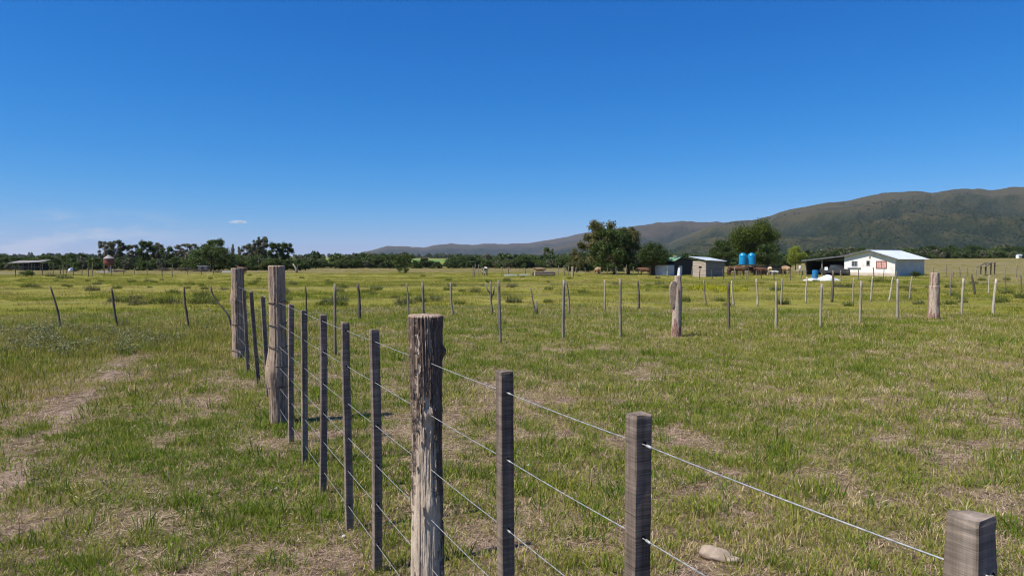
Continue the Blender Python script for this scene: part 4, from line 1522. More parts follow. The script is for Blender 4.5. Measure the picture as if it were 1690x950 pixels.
loops(pw, 0.079, WZ[:2])
loops(pw, 0.088, (WZ[2],))
loops(pw, 0.101, (0.57,))
loops(pw, 0.092, (0.36,))
loops(pc, 0.101, (0.99, 0.58, 0.17))
spots = [(0.907, 850, 'worn'), (1.554, 685, ''), (2.187, 612, ''), (3.60, 544, ''), (4.17, 532, ''), (4.84, 519, ''), (5.50, 512, ''), (6.12, 502, ''),
         (8.35, 490, ''), (9.2, 481, ''), (10.15, 479, ''), (0.27, 1200, '')]
spots = [(Y, zat(py, Y) - nf(Y).z if Y > 0.5 else 1.27, k) for Y, py, k in spots]
for i, (Y, h, kind) in enumerate(spots):
    p = nf(Y)
    if Y > 8:
        p = at({8.35: 441, 9.2: 425, 10.15: 407}[Y], Y)
    lean = {9.2: (0, -0.07), 10.15: (0, -0.03), 8.35: (0, -0.045)}.get(Y, (random.uniform(-.008, .008), random.uniform(-.01, .01)))
    if kind:
        me = batten_mesh(h, 0.053, 900 + i, WZ, [M['batten_worn'], M['hole']], 0.22, 0.026, 0.003)
    else:
        me = batten_mesh(h, 0.043 if Y < 8 else 0.048, 900 + i, WZ, None, 0.0, 0.010, 0.008 if 3 < Y < 5 else 0.004)
    o = part_at(link('batten', me), p)
    o.rotation_euler = (lean[0], lean[1], NANG + random.uniform(-0.05, 0.05))
    if kind:
        tag(o, 'nearest batten with a worn rounded top')
pm = log_mesh(1.5, lambda z: 0.09, 95, M['log_grey'], None, 32, 40, 0.004)
part_at(link('fence_post', pm), nf(-1.2))
for wz in WZ:
    P = [nf(-1.2)] + [nf(s[0]) for s in sorted(spots[:8])] + []
    ys = sorted([-1.2, 0.27, 0.907, 1.554, 2.187, 2.866, 3.60, 4.17, 4.84, 5.50, 6.12])
    pts = [nf(y) + Vector((0, 0, wz)) for y in ys] + [p2 + Vector((0.02, -0.03, wz))]
    pts = [q - base for q in pts]
    wire_obj(pts, 0.00145, fence, M['wire'], 6, 0.003)
    pts = [p2 + Vector((0, 0, wz)), at(441, 8.35) + Vector((0, 0, wz)), at(425, 9.2) + Vector((0, 0, wz)), at(407, 10.15) + Vector((0, 0, wz)), CORNER + Vector((0, 0, wz))]
    wire_obj([q - base for q in pts], 0.00145, fence, M['wire'], 6, 0.003)
# wire ends twisted round the line at the nearest battens
for Y in (0.907, 1.554, 2.187):
    for wz in WZ[:4]:
        mb = MB()
        q = nf(Y) - Vector((NDIR.x, NDIR.y, 0)) * 0.0255 + Vector((0, 0, wz)) - base
        d = -Vector((NDIR.x, NDIR.y, 0))
        mb.tube([q, q + d * 0.016 - Vector((0, 0, 0.001))], 0.0034, 7)
        mb.build('wire_tie', M['wire'], fence, smooth=True)

# ---- the second new fence: pale stakes from the corner post to the right
def stake_mesh(h, w, seed, bow=0.012, mat='stake', rnd=True):
    g = np.random.default_rng(seed)
    mb = MB()
    zs = np.linspace(-0.08, h, 9)
    a, b = g.uniform(0, 6), g.uniform(0, 6)
    pts = [Vector((bow * math.sin(z * 2.1 + a), bow * math.sin(z * 1.7 + b), z)) for z in zs]
    mb.tube(pts, [w / 2 * (1 + g.normal(0, 0.06)) * (1.06 - 0.1 * z / h) for z in zs], 7 if rnd else 4)
    return mb.mesh('stake', M[mat], True if rnd else False)


f2 = empty('wire_fence', CORNER)
tag(f2, 'second wire fence of pale upright stakes crossing behind the near fence from the corner post', 'fence')
b2 = Vector(f2.location)
items = [(553, 586, 468, 'stake_grey', 0.05), (698, 573, 465, 'stake_grey', 0.05), (825, 567, 462, 'stake_grey', 0.06), (930, 561, 462, 'stake_grey', 0.058), (1025, 557, 460, 'stake_grey', 0.06), (1116, 556, 455, 'POST', 0), (1202, 543, 466, 'stake_dark', 0.065),
         (1280, 543, 465, 'stake', 0.062), (1355, 541, 468, 'stake', 0.065), (1420, 533, 463, 'stake', 0.062), (1481, 527, 460, 'stake', 0.065), (1541, 527, 450, 'POST2', 0), (1590, 521, 459, 'stake', 0.068), (1641, 522, 460, 'stake', 0.068), (1700, 519, 458, 'stake', 0.066), (1760, 517, 458, 'stake_grey', 0.066)]
pos2 = []
for i, (px, pb, pt, kind, w) in enumerate(items):
    p = gp(px, pb)
    h = zat(pt, p.y) - p.z
    pos2.append((p, h))
    if kind == 'POST':
        o = empty('fence_post', p - b2)
        o.parent = f2
        tag(o, 'pale split log with a broken flake on its left side')
        pm = log_mesh(h, lambda z: 0.098 - 0.030 * S(0.95, 1.25, z), 110, M['log_pale'], lambda TH, ZZ: S(0.46, 0.54, fbm(np.cos(TH) * 4, np.sin(TH) * 4, ZZ * 3, oct=4, seed=111) + 0.22 * S(0.5, 0.1, ZZ) - 0.10), 64, 110, 0.006, 0.08, tilt=(0.02, 0))
        link('log', pm, o)
        mb = MB()
        prof = [(-0.10, 0.62), (-0.135, 0.72), (-0.155, 0.9), (-0.15, 1.08), (-0.11, 1.18), (-0.045, 1.2), (-0.03, 0.9), (-0.06, 0.66)]
        vs_ = [(x, y, z) for y in (-0.085, 0.03) for x, z in prof]
        n8 = len(prof)
        mb.add(vs_, [tuple(reversed(range(n8))), tuple(range(n8, 2 * n8))] + [(k, (k + 1) % n8, n8 + (k + 1) % n8, n8 + k) for k in range(n8)])
        tag(mb.build('flake', M['cut'], o), 'tan split flake')
        mb = MB()
        mb.tube([(0.045, 0, h - 0.03), (0.055, 0, h + 0.08), (0.062, 0, h + 0.17)], [0.042, 0.04, 0.034], 6)
        tag(mb.build('splinter', M['white_bit'], o, smooth=False), 'white broken tip')
    elif kind == 'POST2':
        pm = log_mesh(h, lambda z: 0.112 + 0.018 * (z < 0.92) + 0.012 * S(0.4, 0, z), 115, M['log_pale'], lambda TH, ZZ: S(0.47, 0.55, fbm(np.cos(TH) * 4, np.sin(TH) * 4, ZZ * 2, oct=4, seed=116) + 0.15 * S(0.4, 0.0, ZZ) - 0.02), 64, 110, 0.006, 0.07)
        o = link('fence_post', pm, f2, p - b2)
        tag(o, 'thick pinkish log post, second from the right end')
    else:
        me = stake_mesh(h, w, 1000 + i, 0.03 if px in (1590, 1641) else 0.010, kind)
        o = link('stake', me, f2, p - b2, (0, {1590: 0.05, 1641: 0.03}.get(px, random.uniform(-.015, .015)), random.random() * 6))
for wz in (1.16, 0.95, 0.74, 0.53, 0.32):
    pts = [Vector((0, 0, wz))] + [p - b2 + Vector((0, 0, wz)) for p, h in pos2]
    wire_obj(pts, 0.0016, f2, M['wire'], 5, 0.006)

# ---- the old fence: thin crooked stakes across the pasture
f3 = empty('wire_fence', gp(311, 542))
tag(f3, 'old wire fence of thin crooked leaning stakes crossing the whole pasture', 'fence')
b3 = Vector(f3.location)
old = [(-60, 541, -72, 474, 'd', .06), (101, 542, 85, 472, 'd', .06), (195, 542, 184, 475, 'd', .07), (311, 542, 305, 473, 'd', .065), (380, 541, 354, 472, 'd', .055), (507, 531, 504, 471, 'd', .06), (594, 528, 591, 468, 'D', .11), (675, 522, 671, 468, 'g', .06),
       (748, 522, 743, 466, 'g', .075), (813, 520, 809, 464, 'g', .075), (885, 519, 875, 475, 'g', .055), (940, 518, 935, 464, 'g', .075), (999, 513, 997, 462, 'p', .07), (1054, 512, 1053, 463, 'D', .10), (1165, 504, 1161, 462, 'g', .075), (1211, 505, 1207, 463, 'p', .085),
       (1250, 505, 1248, 460, 'p', .085), (1289, 503, 1290, 460, 'p', .08), (1330, 500, 1331, 457, 'p', .08), (1373, 498, 1374, 446, 'D', .13), (1408, 500, 1408, 458, 'p', .07), (1437, 497, 1440, 456, 'p', .085), (1467, 497, 1473, 457, 'p', .085), (1501, 495, 1504, 456, 'p', .085),
       (1568, 490, 1569, 456, 'g', .08), (1609, 487, 1603, 452, 'D', .13), (1632, 486, 1632, 454, 'p', .08), (1659, 485, 1658, 453, 'g', .08), (1686, 484, 1684, 452, 'g', .08), (1730, 482, 1731, 452, 'p', .08)]
opts = []
for i, (bx, by, tx, ty, k, w) in enumerate(old):
    p = gp(bx, by)
    h = zat(ty, p.y) - p.z
    dx = (tx - bx) / FPX * p.y
    mb = MB()
    bow = 0.012
    g = np.random.default_rng(1100 + i)
    ph = g.uniform(0, 6)
    zz = np.linspace(0, 1, 9)
    crook = 0.10 if bx == 380 else bow
    pts = [Vector((dx * z + crook * math.sin(z * 5 + ph) - crook * math.sin(ph) * (1 - z), 0.5 * bow * math.sin(z * 4 + ph), h * z - 0.06 * (z == 0))) for z in zz]
    mb.tube(pts, [0.82 * w / 2 * (1.1 - 0.3 * z) * (1 + g.normal(0, 0.08)) for z in zz], 7)
    if bx == 813:
        mb.tube([pts[4], pts[5] + Vector((0.08, 0, 0)), pts[7] + Vector((0.10, 0, 0))], [0.03, 0.03, 0.02], 6)
        mb.tube([pts[5], pts[6] + Vector((-0.10, 0, 0)), pts[8] + Vector((-0.16, 0, 0))], [0.025, 0.022, 0.015], 6)
    if bx == 885:
        mb.tube([pts[0] + Vector((0.04, 0, 0)), pts[4] + Vector((0.09, 0, 0))], [0.035, 0.03], 6)
    o = mb.build('stake', M[{'d': 'stake_dark', 'D': 'stake_dark', 'g': 'stake_grey', 'p': 'stake'}[k]], f3, p - b3, smooth=True)
    opts.append((p, h, dx))
for wz in (0.95, 0.62, 0.30):
    wire_obj([p - b3 + Vector((dx * wz / h, 0, wz)) for p, h, dx in opts], 0.0017, f3, M['rust_wire'], 4, 0.02)
mb = MB()
c_ = gp(645, 518) - b3

# ---- far fences round the farmyard
def far_fence(label, posts, h, w, kind, wires):
    p0 = gp(*posts[0][:2])
    f = empty('wire_fence', p0)
    tag(f, label, 'fence')
    pp = []
    for i, (px, py, *top) in enumerate(posts):
        p = gp(px, py)
        hh = (zat(top[0], p.y) - p.z) if top else h * random.uniform(0.85, 1.15)
        me = stake_mesh(hh, w * random.uniform(0.8, 1.3), 1300 + i + len(posts) * 31, 0.04, kind if random.random() < 0.7 else 'stake_grey')
        link('stake', me, f, p - p0, (random.uniform(-.06, .06), random.uniform(-.06, .06), 0))
        pp.append(p - p0)
    for wz in wires:
        wire_obj([p + Vector((0, 0, wz)) for p in pp], 0.004, f, M['rust_wire'], 4, 0.02)


far_fence('far fence of thin dark stakes in front of the left tree line', [(x, 455 + 1.5 * math.sin(x * 0.05)) for x in (-20, 25, 52, 70, 88, 100, 105, 110, 122, 136, 146, 153, 172, 184, 204, 222, 243, 268, 285, 310, 333, 352)], 1.5, 0.09, 'stake_dark', (0.5, 1.0))
far_fence('far corral fence of dark posts in front of the middle tree belt', [(780, 456, 439), (783, 457, 436), (791, 456, 437), (805, 455, 441), (828, 455, 440), (839, 454, 441), (867, 454, 441), (922, 455, 438), (931, 455, 438), (938, 455, 440), (950, 455, 441), (966, 454, 441), (991, 454, 440), (1003, 454, 441), (1017, 455, 440), (1033, 455, 437), (1046, 454, 440)], 1.4, 0.10, 'stake_grey', (0.5, 0.95))
far_fence('far yard fence of dark sticks in front of the sheds and cattle', [(1083, 458, 445), (1103, 458, 444), (1141, 458, 440), (1155, 461, 443), (1175, 461, 446), (1194, 461, 444), (1212, 463, 440), (1231, 464, 446), (1257, 460, 445), (1278, 463, 447), (1304, 463, 445), (1322, 461, 447), (1345, 462, 452), (1388, 464, 446), (1417, 462, 444), (1441, 462, 441), (1459, 461, 443), (1478, 462, 448)], 1.3, 0.08, 'stake_dark', (0.5, 0.9))
far_fence('far fence of thin posts in the dry field right of the white house', [(1540, 452, 440), (1562, 457, 434), (1570, 460, 447), (1584, 458, 440), (1596, 456, 441), (1612, 456, 444), (1660, 452, 440), (1678, 458, 436), (1695, 456, 440)], 1.3, 0.09, 'stake_grey', (0.5, 0.9))
for px, py, top, lab in ((945, 456, 440, 'short thick brown post stump in the corral left of the big tree group'), (1571, 458, 448, 'white-topped short post right of the thick pinkish post')):
    p = gp(px, py)
    me = log_mesh(zat(top, p.y) - p.z, lambda z: 0.16, 1400 + px, M['log_grey'], None, 20, 24, 0.01)
    tag(link('post_stump', me, None, p), lab, 'post')

# ------------------------------------------------------------------ small things in the grass
def lump(seed, sx, sy, sz, n=18, amp=0.25):
    u = np.linspace(0, 2 * np.pi, n * 2, endpoint=False)
    v = np.linspace(-np.pi / 2, np.pi / 2, n)
    U, V_ = np.meshgrid(u, v)
    d = np.stack((np.cos(V_) * np.cos(U), np.cos(V_) * np.sin(U), np.sin(V_)), -1)
    r_ = 1 + amp * 2 * (fbm(d[..., 0] * 1.6 + seed, d[..., 1] * 1.6, d[..., 2] * 1.6, oct=4, seed=seed) - 0.5)
    P = (d * r_[..., None] * np.array([sx, sy, sz])).reshape(-1, 3)
    w = n * 2
    i = np.arange(n - 1)[:, None]
    k = np.arange(w)[None, :]
    F = np.stack((i * w + k, i * w + (k + 1) % w, (i + 1) * w + (k + 1) % w, (i + 1) * w + k), -1).reshape(-1, 4)
    return P, F


P, F = lump(3, 0.085, 0.05, 0.042)
o = link('stone', mesh_np('stone', P, F, [M['stone']], True), None, gp(1180, 922) + Vector((0, 0, 0.025)), (0, 0.1, -0.45))
tag(o, 'pale rounded stone lying in the grass near the bottom edge', 'stone')
P, F = lump(4, 0.045, 0.022, 0.018)
o = link('stone', mesh_np('stone', P, F, [M['stone']], True), None, gp(1212, 929) + Vector((0, 0, 0.018)), (0, 0.05, -0.1))
tag(o, 'small flat pale chip beside the pale rounded stone', 'stone')
for px, py, s, lab in ((873, 770, 0.016, 'small white speck sticking out of the grass right of the peeling log'), (568, 887, 0.013, 'small white chip at the foot of the third nearest dark batten'), (456, 808, 0.012, 'white scrap lying in the grass left of the batten row')):
    P, F = lump(int(px), s, s * 0.7, s * 0.8, 8)
    o = link('white_scrap', mesh_np('white_scrap', P, F, [M['white_bit']], True), None, gp(px, py) + Vector((0, 0, s * 0.8)))
    tag(o, lab, 'scrap')


def dirt_path():
    xs = np.arange(-8.5, -2.6, 0.03)
    ys = np.arange(2.8, 13.2, 0.03)
    X, Y = np.meshgrid(xs, ys)
    n1 = fbm(X * 1.1, Y * 1.1, seed=131, oct=4)
    n2 = fbm(X * 5, Y * 5, seed=132, oct=3)
    f = path_dist(X, Y) + 0.50 * (n1 - 0.5) + 0.50 * (n2 - 0.5)
    n3 = fbm(X * 0.7, Y * 0.7, seed=134, oct=3)
    f = f + 0.45 * np.clip(n3 - 0.45, 0, 1) + 0.25 * np.clip(n1 - 0.5, 0, 1)
    keepv = f < 0.11
    Z = terrain(X, Y) + 0.006 - 0.004 * S(0.05, 0.12, f) + 0.012 * (fbm(X * 8, Y * 8, seed=133, oct=3) - 0.5)
    P = np.stack((X, Y, Z), -1).reshape(-1, 3)
    n = len(xs)
    k = (keepv[:-1, :-1] & keepv[1:, :-1] & keepv[:-1, 1:] & keepv[1:, 1:])
    i, j = np.nonzero(k)
    F = np.stack((i * n + j, i * n + j + 1, (i + 1) * n + j + 1, (i + 1) * n + j), -1)
    used = np.unique(F)
    mp_ = np.zeros(len(P), int)
    mp_[used] = np.arange(len(used))
    o = link('dirt_path', mesh_np('dirt_path', P[used], mp_[F], [M['dirt']], True))
    tag(o, kind='structure')


dirt_path()

# ------------------------------------------------------------------ the farm
UD = Vector((-0.6, 0.8, 0))       # along the gables
VD = Vector((0.8, 0.6, 0))        # along the long walls
YARD_RZ = math.atan2(VD.y, VD.x)  # local x runs along VD, local y along UD


def quad_slab(mb, pts, th):
    """slab of thickness th under four points"""
    a = [Vector(p) for p in pts]
    lo = [p - Vector((0, 0, th)) for p in a]
    mb.add(a + lo, [(0, 1, 2, 3), (7, 6, 5, 4), (0, 4, 5, 1), (1, 5, 6, 2), (2, 6, 7, 3), (3, 7, 4, 0)])


def corrugated(mb, p0, du, dv, nu_, amp, th=0.02):
    """a roofing sheet from p0, ribs running along dv, spaced along du"""
    p0, du, dv = Vector(p0), Vector(du), Vector(dv)
    nrm = du.cross(dv).normalized()
    if nrm.z < 0:
        nrm = -nrm
    k = nu_ * 4
    top = []
    for i in range(k + 1):
        o_ = nrm * amp * math.sin(2 * math.pi * i / 4)
        for j in (0, 1):
            top.append(p0 + du * (i / k) + dv * j + o_)
    bot = [p - nrm * th for p in top]
    m = len(top)
    fs = []
    for i in range(k):
        a = 2 * i
        fs += [(a, a + 2, a + 3, a + 1), (m + a + 1, m + a + 3, m + a + 2, m + a), (a, m + a, m + a + 2, a + 2), (a + 1, a + 3, m + a + 3, m + a + 1)]
    fs += [(0, 1, m + 1, m), (2 * k, m + 2 * k, m + 2 * k + 1, 2 * k + 1)]
    mb.add(top + bot, fs)


def house():
    o0 = at(1477, 92)
    h = empty('farmhouse', o0, YARD_RZ)
    tag(h, 'low white farmhouse with a shiny metal gable roof and an open carport on its left', 'house')
    L, W, RG = 8.5, 6.8, 3.4
    E0, ER, E1, E2 = 2.3, 3.40, 2.62, 2.0
    t = 0.2
    # walls: gable end at x=0, long wall at y=0 (both seen), the others behind
    mb = MB()
    g = [(0, -0.2), (W, -0.2), (W, E1), (RG, ER), (0, E0)]
    vs_ = [(0, y, z) for y, z in g] + [(t, y, z) for y, z in g]
    mb.add(vs_, [(4, 3, 2, 1, 0), (5, 6, 7, 8, 9)] + [(i, (i + 1) % 5, 5 + (i + 1) % 5, 5 + i) for i in range(5)])
    wg = mb.build('gable_wall', M['plaster'], h)
    mb = MB()
    mb.box((-0.02, 0.02, -0.2), (0.0, W - 0.02, 0.42))
    mb.build('wall_base', M['skirting'], wg)
    mb = MB()
    mb.box((t, 0, -0.2), (L, t, E0))
    mb.build('side_wall', M['plaster_shade'], h)
    mb = MB()
    mb.box((L - t, t, -0.2), (L, W, E0))
    mb.box((t, W - t, -0.2), (L - t, W, E1))
    mb.build('back_wall', M['plaster_shade'], h)

    def gz(y):
        return E0 + (ER - E0) * y / RG if y < RG else (ER + (E1 - ER) * (y - RG) / (W - RG) if y < W else E1 + (E2 - E1) * (y - W) / (12.7 - W))
    ov = 0.45
    # right slope, left slope and the carport roof
    mb = MB()
    corrugated(mb, (-ov, -0.55, gz(0) - 0.55 * (ER - E0) / RG + 0.10), (L + 2 * ov, 0, 0), (0, RG + 0.55, (ER - E0) * (RG + 0.55) / RG), 44, 0.014)
    rf = tag(mb.build('roof', M['tin'], h), 'bright metal roof slope facing right')
    mb = MB()
    mb.box((-ov, RG - 0.14, ER + 0.11), (L + ov, RG + 0.14, ER + 0.145))
    mb.build('ridge_cap', M['tin'], rf)
    mb = MB()
    corrugated(mb, (-ov, RG, ER + 0.10), (L + 2 * ov, 0, 0), (0, W - RG, E1 - ER), 44, 0.014)
    corrugated(mb, (-ov, W, E1 + 0.10), (7.5, 0, 0), (0, 12.9 - W, E2 - E1), 36, 0.014)
    mb.build('roof', M['tin_edge'], h)
    mb = MB()
    for (ya, yb) in ((-0.55, RG), (RG, W), (W, 12.9)):
        za = gz(ya) if ya >= 0 else gz(0) - 0.55 * (ER - E0) / RG
        mb.add([(-ov - 0.03, ya, za + 0.13), (-ov - 0.03, yb, gz(yb) + 0.13), (-ov - 0.03, yb, gz(yb) - 0.06), (-ov - 0.03, ya, za - 0.06),
                (-ov + 0.01, ya, za + 0.13), (-ov + 0.01, yb, gz(yb) + 0.13), (-ov + 0.01, yb, gz(yb) - 0.06), (-ov + 0.01, ya, za - 0.06)],
               [(0, 1, 2, 3), (7, 6, 5, 4), (0, 4, 5, 1), (1, 5, 6, 2), (2, 6, 7, 3), (3, 7, 4, 0)])
    mb.build('fascia', M['tin_edge'], h)
    # carport: posts, dark back wall, beam
    for y in (10.0, 12.5):
        mb = MB()
        mb.tube([(0.05, y, -0.15), (0.03, y + 0.03, gz(y) + 0.05)], 0.10, 8)
        mb.build('carport_post', M['stake_grey'], h)
    mb = MB()
    mb.box((5.0, W + 0.003, -0.2), (5.1, 12.6, gz(12.6) + 0.02))
    mb.box((0.2, 12.6, -0.2), (5.0, 12.68, gz(12.68) - 0.02))
    mb.build('carport_wall', M['dark_board'], h)
    # windows on the gable: y counted leftwards from the near corner
    def window(y0, y1, z0, z1, fr, gl, mull=True, name='window'):
        mb = MB()
        d = 0.05
        f = 0.09
        x0, x1 = -0.045, 0.03
        mb.box((x0, y0, z0), (x1, y1, z0 + f))
        mb.box((x0, y0, z1 - f), (x1, y1, z1))
        mb.box((x0, y0, z0 + f), (x1, y0 + f, z1 - f))
        mb.box((x0, y1 - f, z0 + f), (x1, y1, z1 - f))
        if mull:
            m = (y0 + y1) / 2
            mb.box((x0 + 0.01, m - 0.03, z0 + f), (x1, m + 0.03, z1 - f))
        wnd = mb.build(name, fr, h)
        mb = MB()
        mb.box((-0.012, y0 + f, z0 + f), (-0.004, y1 - f, z1 - f))
        mb.build('pane', gl, wnd)
        return wnd
    w1 = window(1.05, 2.45, 0.98, 2.0, M['frame_red'], M['curtain'], True)
    tag(w1, 'red framed window with a pink curtain')
    w2 = window(3.25, 3.75, 1.35, 2.05, M['frame_grey'], M['glass_dark'], False)
    tag(w2, 'small dark window in the middle of the gable')
    w3 = window(4.95, 5.75, 1.25, 2.0, M['frame_grey'], M['glass'], True)
    tag(w3, 'grey framed two-pane window above the ledge')
    mb = MB()
    mb.box((-0.16, 4.5, 1.03), (-0.002, 6.3, 1.10))
    mb.build('ledge', M['frame_grey'], h)
    mb = MB()
    mb.box((-0.09, 3.2, 2.42), (-0.002, 3.38, 2.72))
    mb.build('meter_box', M['frame_grey'], h)
    # things in and before the carport
    def yard(lx, ly, lz=0.0):
        p = o0 + VD * lx + UD * ly
        return Vector((p.x, p.y, T(p.x, p.y) + lz))
    return yard


yard = house()


def car():
    """dark pickup standing nose-on in the carport"""
    p = yard(-0.2, 7.9)
    c = empty('pickup', p, YARD_RZ)
    tag(c, 'dark pickup parked under the carport beside the white gable', 'pickup')
    mb = MB()
    # side profile extruded across the width (local y = length here)
    prof = [(-1.9, 0.35), (-1.9, 0.85), (-0.95, 0.95), (-0.55, 1.42), (0.35, 1.45), (0.55, 0.95), (1.9, 0.95), (1.9, 0.35)]
    n = len(prof)
    vs_ = [(-0.8, y, z) for y, z in prof] + [(0.8, y, z) for y, z in prof]
    mb.add(vs_, [tuple(range(n)), tuple(reversed(range(n, 2 * n)))] + [(i, n + i, n + (i + 1) % n, (i + 1) % n) for i in range(n)])
    body = mb.build('body', M['car_dark'], c)
    mb = MB()
    mb.box((-0.815, -0.42, 1.0), (-0.803, 0.28, 1.36))
    mb.build('side_window', M['glass'], body)
    for y in (-1.2, 1.2):
        for x in (-0.72, 0.72):
            mb = MB()
            mb.lathe([(0.2, -0.1), (0.34, -0.09), (0.36, 0), (0.34, 0.09), (0.2, 0.1)], 16, M=Matrix.Translation((x, y, 0.34)) @ Matrix.Rotation(math.pi / 2, 4, 'Y'))
            mb.build('wheel', M['tyre'], c, smooth=True)
    mb = MB()
    mb.box((-0.84, 0.7, 0.72), (-0.803, 1.15, 1.15))
    mb.build('white_panel', M['tarp'], c)


car()


def tarp_heap():
    c = gp(1356, 463)
    n, m = 60, 34
    x = np.linspace(-2.0, 2.0, n)
    y = np.linspace(-0.9, 0.9, m)
    X, Y = np.meshgrid(x, y)
    e = np.clip(1 - (X / 2.0) ** 2 - (Y / 0.9) ** 2, 0, 1) ** 0.5
    Z = e * (0.14 + 0.46 * np.exp(-((X - 0.7) / 0.85) ** 2) + 0.16 * np.exp(-((X + 1.2) / 0.5) ** 2)) * (0.75 + 0.5 * fbm(X * 1.5, Y * 1.5, seed=140))
    P = np.stack((X, Y, Z), -1).reshape(-1, 3)
    i = np.arange(m - 1)[:, None]
    k = np.arange(n - 1)[None, :]
    F = np.stack((i * n + k, i * n + k + 1, (i + 1) * n + k + 1, (i + 1) * n + k), -1).reshape(-1, 4)
    o = link('tarp_heap', mesh_np('tarp_heap', P, F, [M['tarp']], True), None, c, (0, 0, 0.1))
    tag(o, 'heap under a crumpled white plastic sheet in front of the carport', 'tarp')
    b = gp(1351, 461) + Vector((0, 0.9, 0))
    mb = MB()
    mb.lathe([(0.30, 0), (0.32, 0.04), (0.32, 0.4), (0.335, 0.43), (0.32, 0.46), (0.32, 0.94), (0.30, 0.99), (0.14, 1.0)], 20)
    tag(mb.build('drum', M['barrel'], None, b, smooth=False), 'blue plastic drum standing behind the white plastic heap', 'drum')


tarp_heap()


def cart():
    p = at(1322, 100)
    c = empty('handcart', p, 0.2)
    tag(c, 'small wooden handcart with a pale bundle on it left of the carport', 'cart')
    mb = MB()
    mb.box((-0.65, -0.5, 0.62), (0.65, 0.5, 0.72))
    mb.build('bed', M['plank'], c)
    for x in (-0.55, 0.55):
        for y in (-0.42, 0.42):
            mb = MB()
            mb.box((x - 0.05, y - 0.05, -0.05), (x + 0.05, y + 0.05, 0.62))
            mb.build('leg', M['plank_grey_shade'], c)
    P, F = lump(31, 0.22, 0.2, 0.35, 10)
    o = link('bundle', mesh_np('bundle', P, F, [M['concrete']], True), None, p + Vector((-0.15, 0, 1.05)))
    tag(o, 'pale bundle resting on the wooden handcart', 'bundle')


cart()


def plank_shed():
    o0 = at(1165, 88)
    s = empty('plank_shed', o0, YARD_RZ)
    tag(s, 'small weathered plank shed with a pale metal sheet roof', 'shed')
    W, L, HH = 2.05, 3.7, 2.0
    mb = MB()
    for x, y in ((0.06, 0.06), (L - 0.06, 0.06), (0.06, W - 0.06), (L - 0.06, W - 0.06)):
        mb.box((x - 0.05, y - 0.05, -0.1), (x + 0.05, y + 0.05, HH - 0.02))
    mb.box((0.12, 0.12, -0.05), (L - 0.12, W - 0.12, HH - 0.05))
    mb.build('frame', M['dark_board'], s)
    nb = 9
    ph = HH / nb
    g = random.Random(5)

    def plank(lo, hi, mat):
        mb = MB()
        mb.box(lo, hi)
        mb.build('plank', mat, s)
    for i in range(nb):
        z0, z1 = i * ph + 0.012, (i + 1) * ph - 0.012
        j = g.uniform(-0.012, 0.012)
        if i == 5:
            plank((-0.03 + j, 0.0, z0), (0.0 + j * 0.2, W * 0.3, z1), M['plank'])
            plank((-0.03 + j, W * 0.52, z0), (0.0 + j * 0.2, W, z1), M['plank'])
        else:
            plank((-0.03 + j, g.uniform(0, .03), z0), (0.004, W - g.uniform(0, .03), z1), M['plank'])
        plank((g.uniform(0, .03), -0.03 + j, z0), (L - g.uniform(0, .03), 0.004, z1), M['plank_grey_shade'])
        plank((0.02, W, z0), (L, W + 0.03, z1), M['plank_grey_shade'])
        plank((L, 0.02, z0), (L + 0.03, W - 0.02, z1), M['plank_grey_shade'])
    mb = MB()
    corrugated(mb, (-0.25, W + 0.55, HH + 0.60), (0, -(W + 0.85), -0.50), (L + 0.5, 0, -0.12), 12, 0.012)
    mb.build('roof', M['tin'], s)


plank_shed()


def barn():
    o0 = at(1113, 99)
    s = empty('dark_barn', o0, YARD_RZ)
    tag(s, 'dark board barn with a green roof edge behind the plank shed', 'barn')
    L, W = 5.2, 4.5
    pk = 2.5
    mb = MB()
    g = [(0, -0.2), (L, -0.2), (L, 2.05), (L * 0.22, pk), (0, 2.05)]
    vs_ = [(x, 0, z) for x, z in g] + [(x, W, z) for x, z in g]
    mb.add(vs_, [tuple(range(5)), tuple(reversed(range(5, 10)))] + [(i, 5 + i, 5 + (i + 1) % 5, (i + 1) % 5) for i in range(5)])
    mb.build('wall', M['dark_board'], s)
    mb = MB()
    corrugated(mb, (-0.3, -0.25, 2.0), (0, W + 0.5, 0), (L * 0.22 + 0.3, 0, pk - 1.94), 18, 0.015)
    tag(mb.build('roof', M['tin_green'], s), 'green roof slope facing left')
    mb = MB()
    corrugated(mb, (L * 0.22, -0.25, pk + 0.06), (0, W + 0.5, 0), (L * 0.78 + 0.3, 0, 2.05 - pk - 0.04), 18, 0.015)
    mb.build('roof', M['tin_edge'], s)
    mb = MB()
    mb.box((L * 0.22 - 0.4, 0.2, pk + 0.10), (L * 0.22 + 0.35, 0.9, pk + 0.26))
    mb.build('vent', M['steel'], s)
    mb = MB()
    mb.box((0.9, -0.05, 0.0), (1.6, -0.003, 1.35))
    mb.build('door', M['pale_panel'], s)
    mb = MB()
    mb.box((-1.35, 0.02, -0.1), (-0.004, 0.12, 1.45))
    mb.box((-1.35, 0.124, -0.1), (-1.25, 2.6, 1.45))
    tag(mb.build('wall_panel', M['pale_panel'], s), 'pale low side panel')


barn()


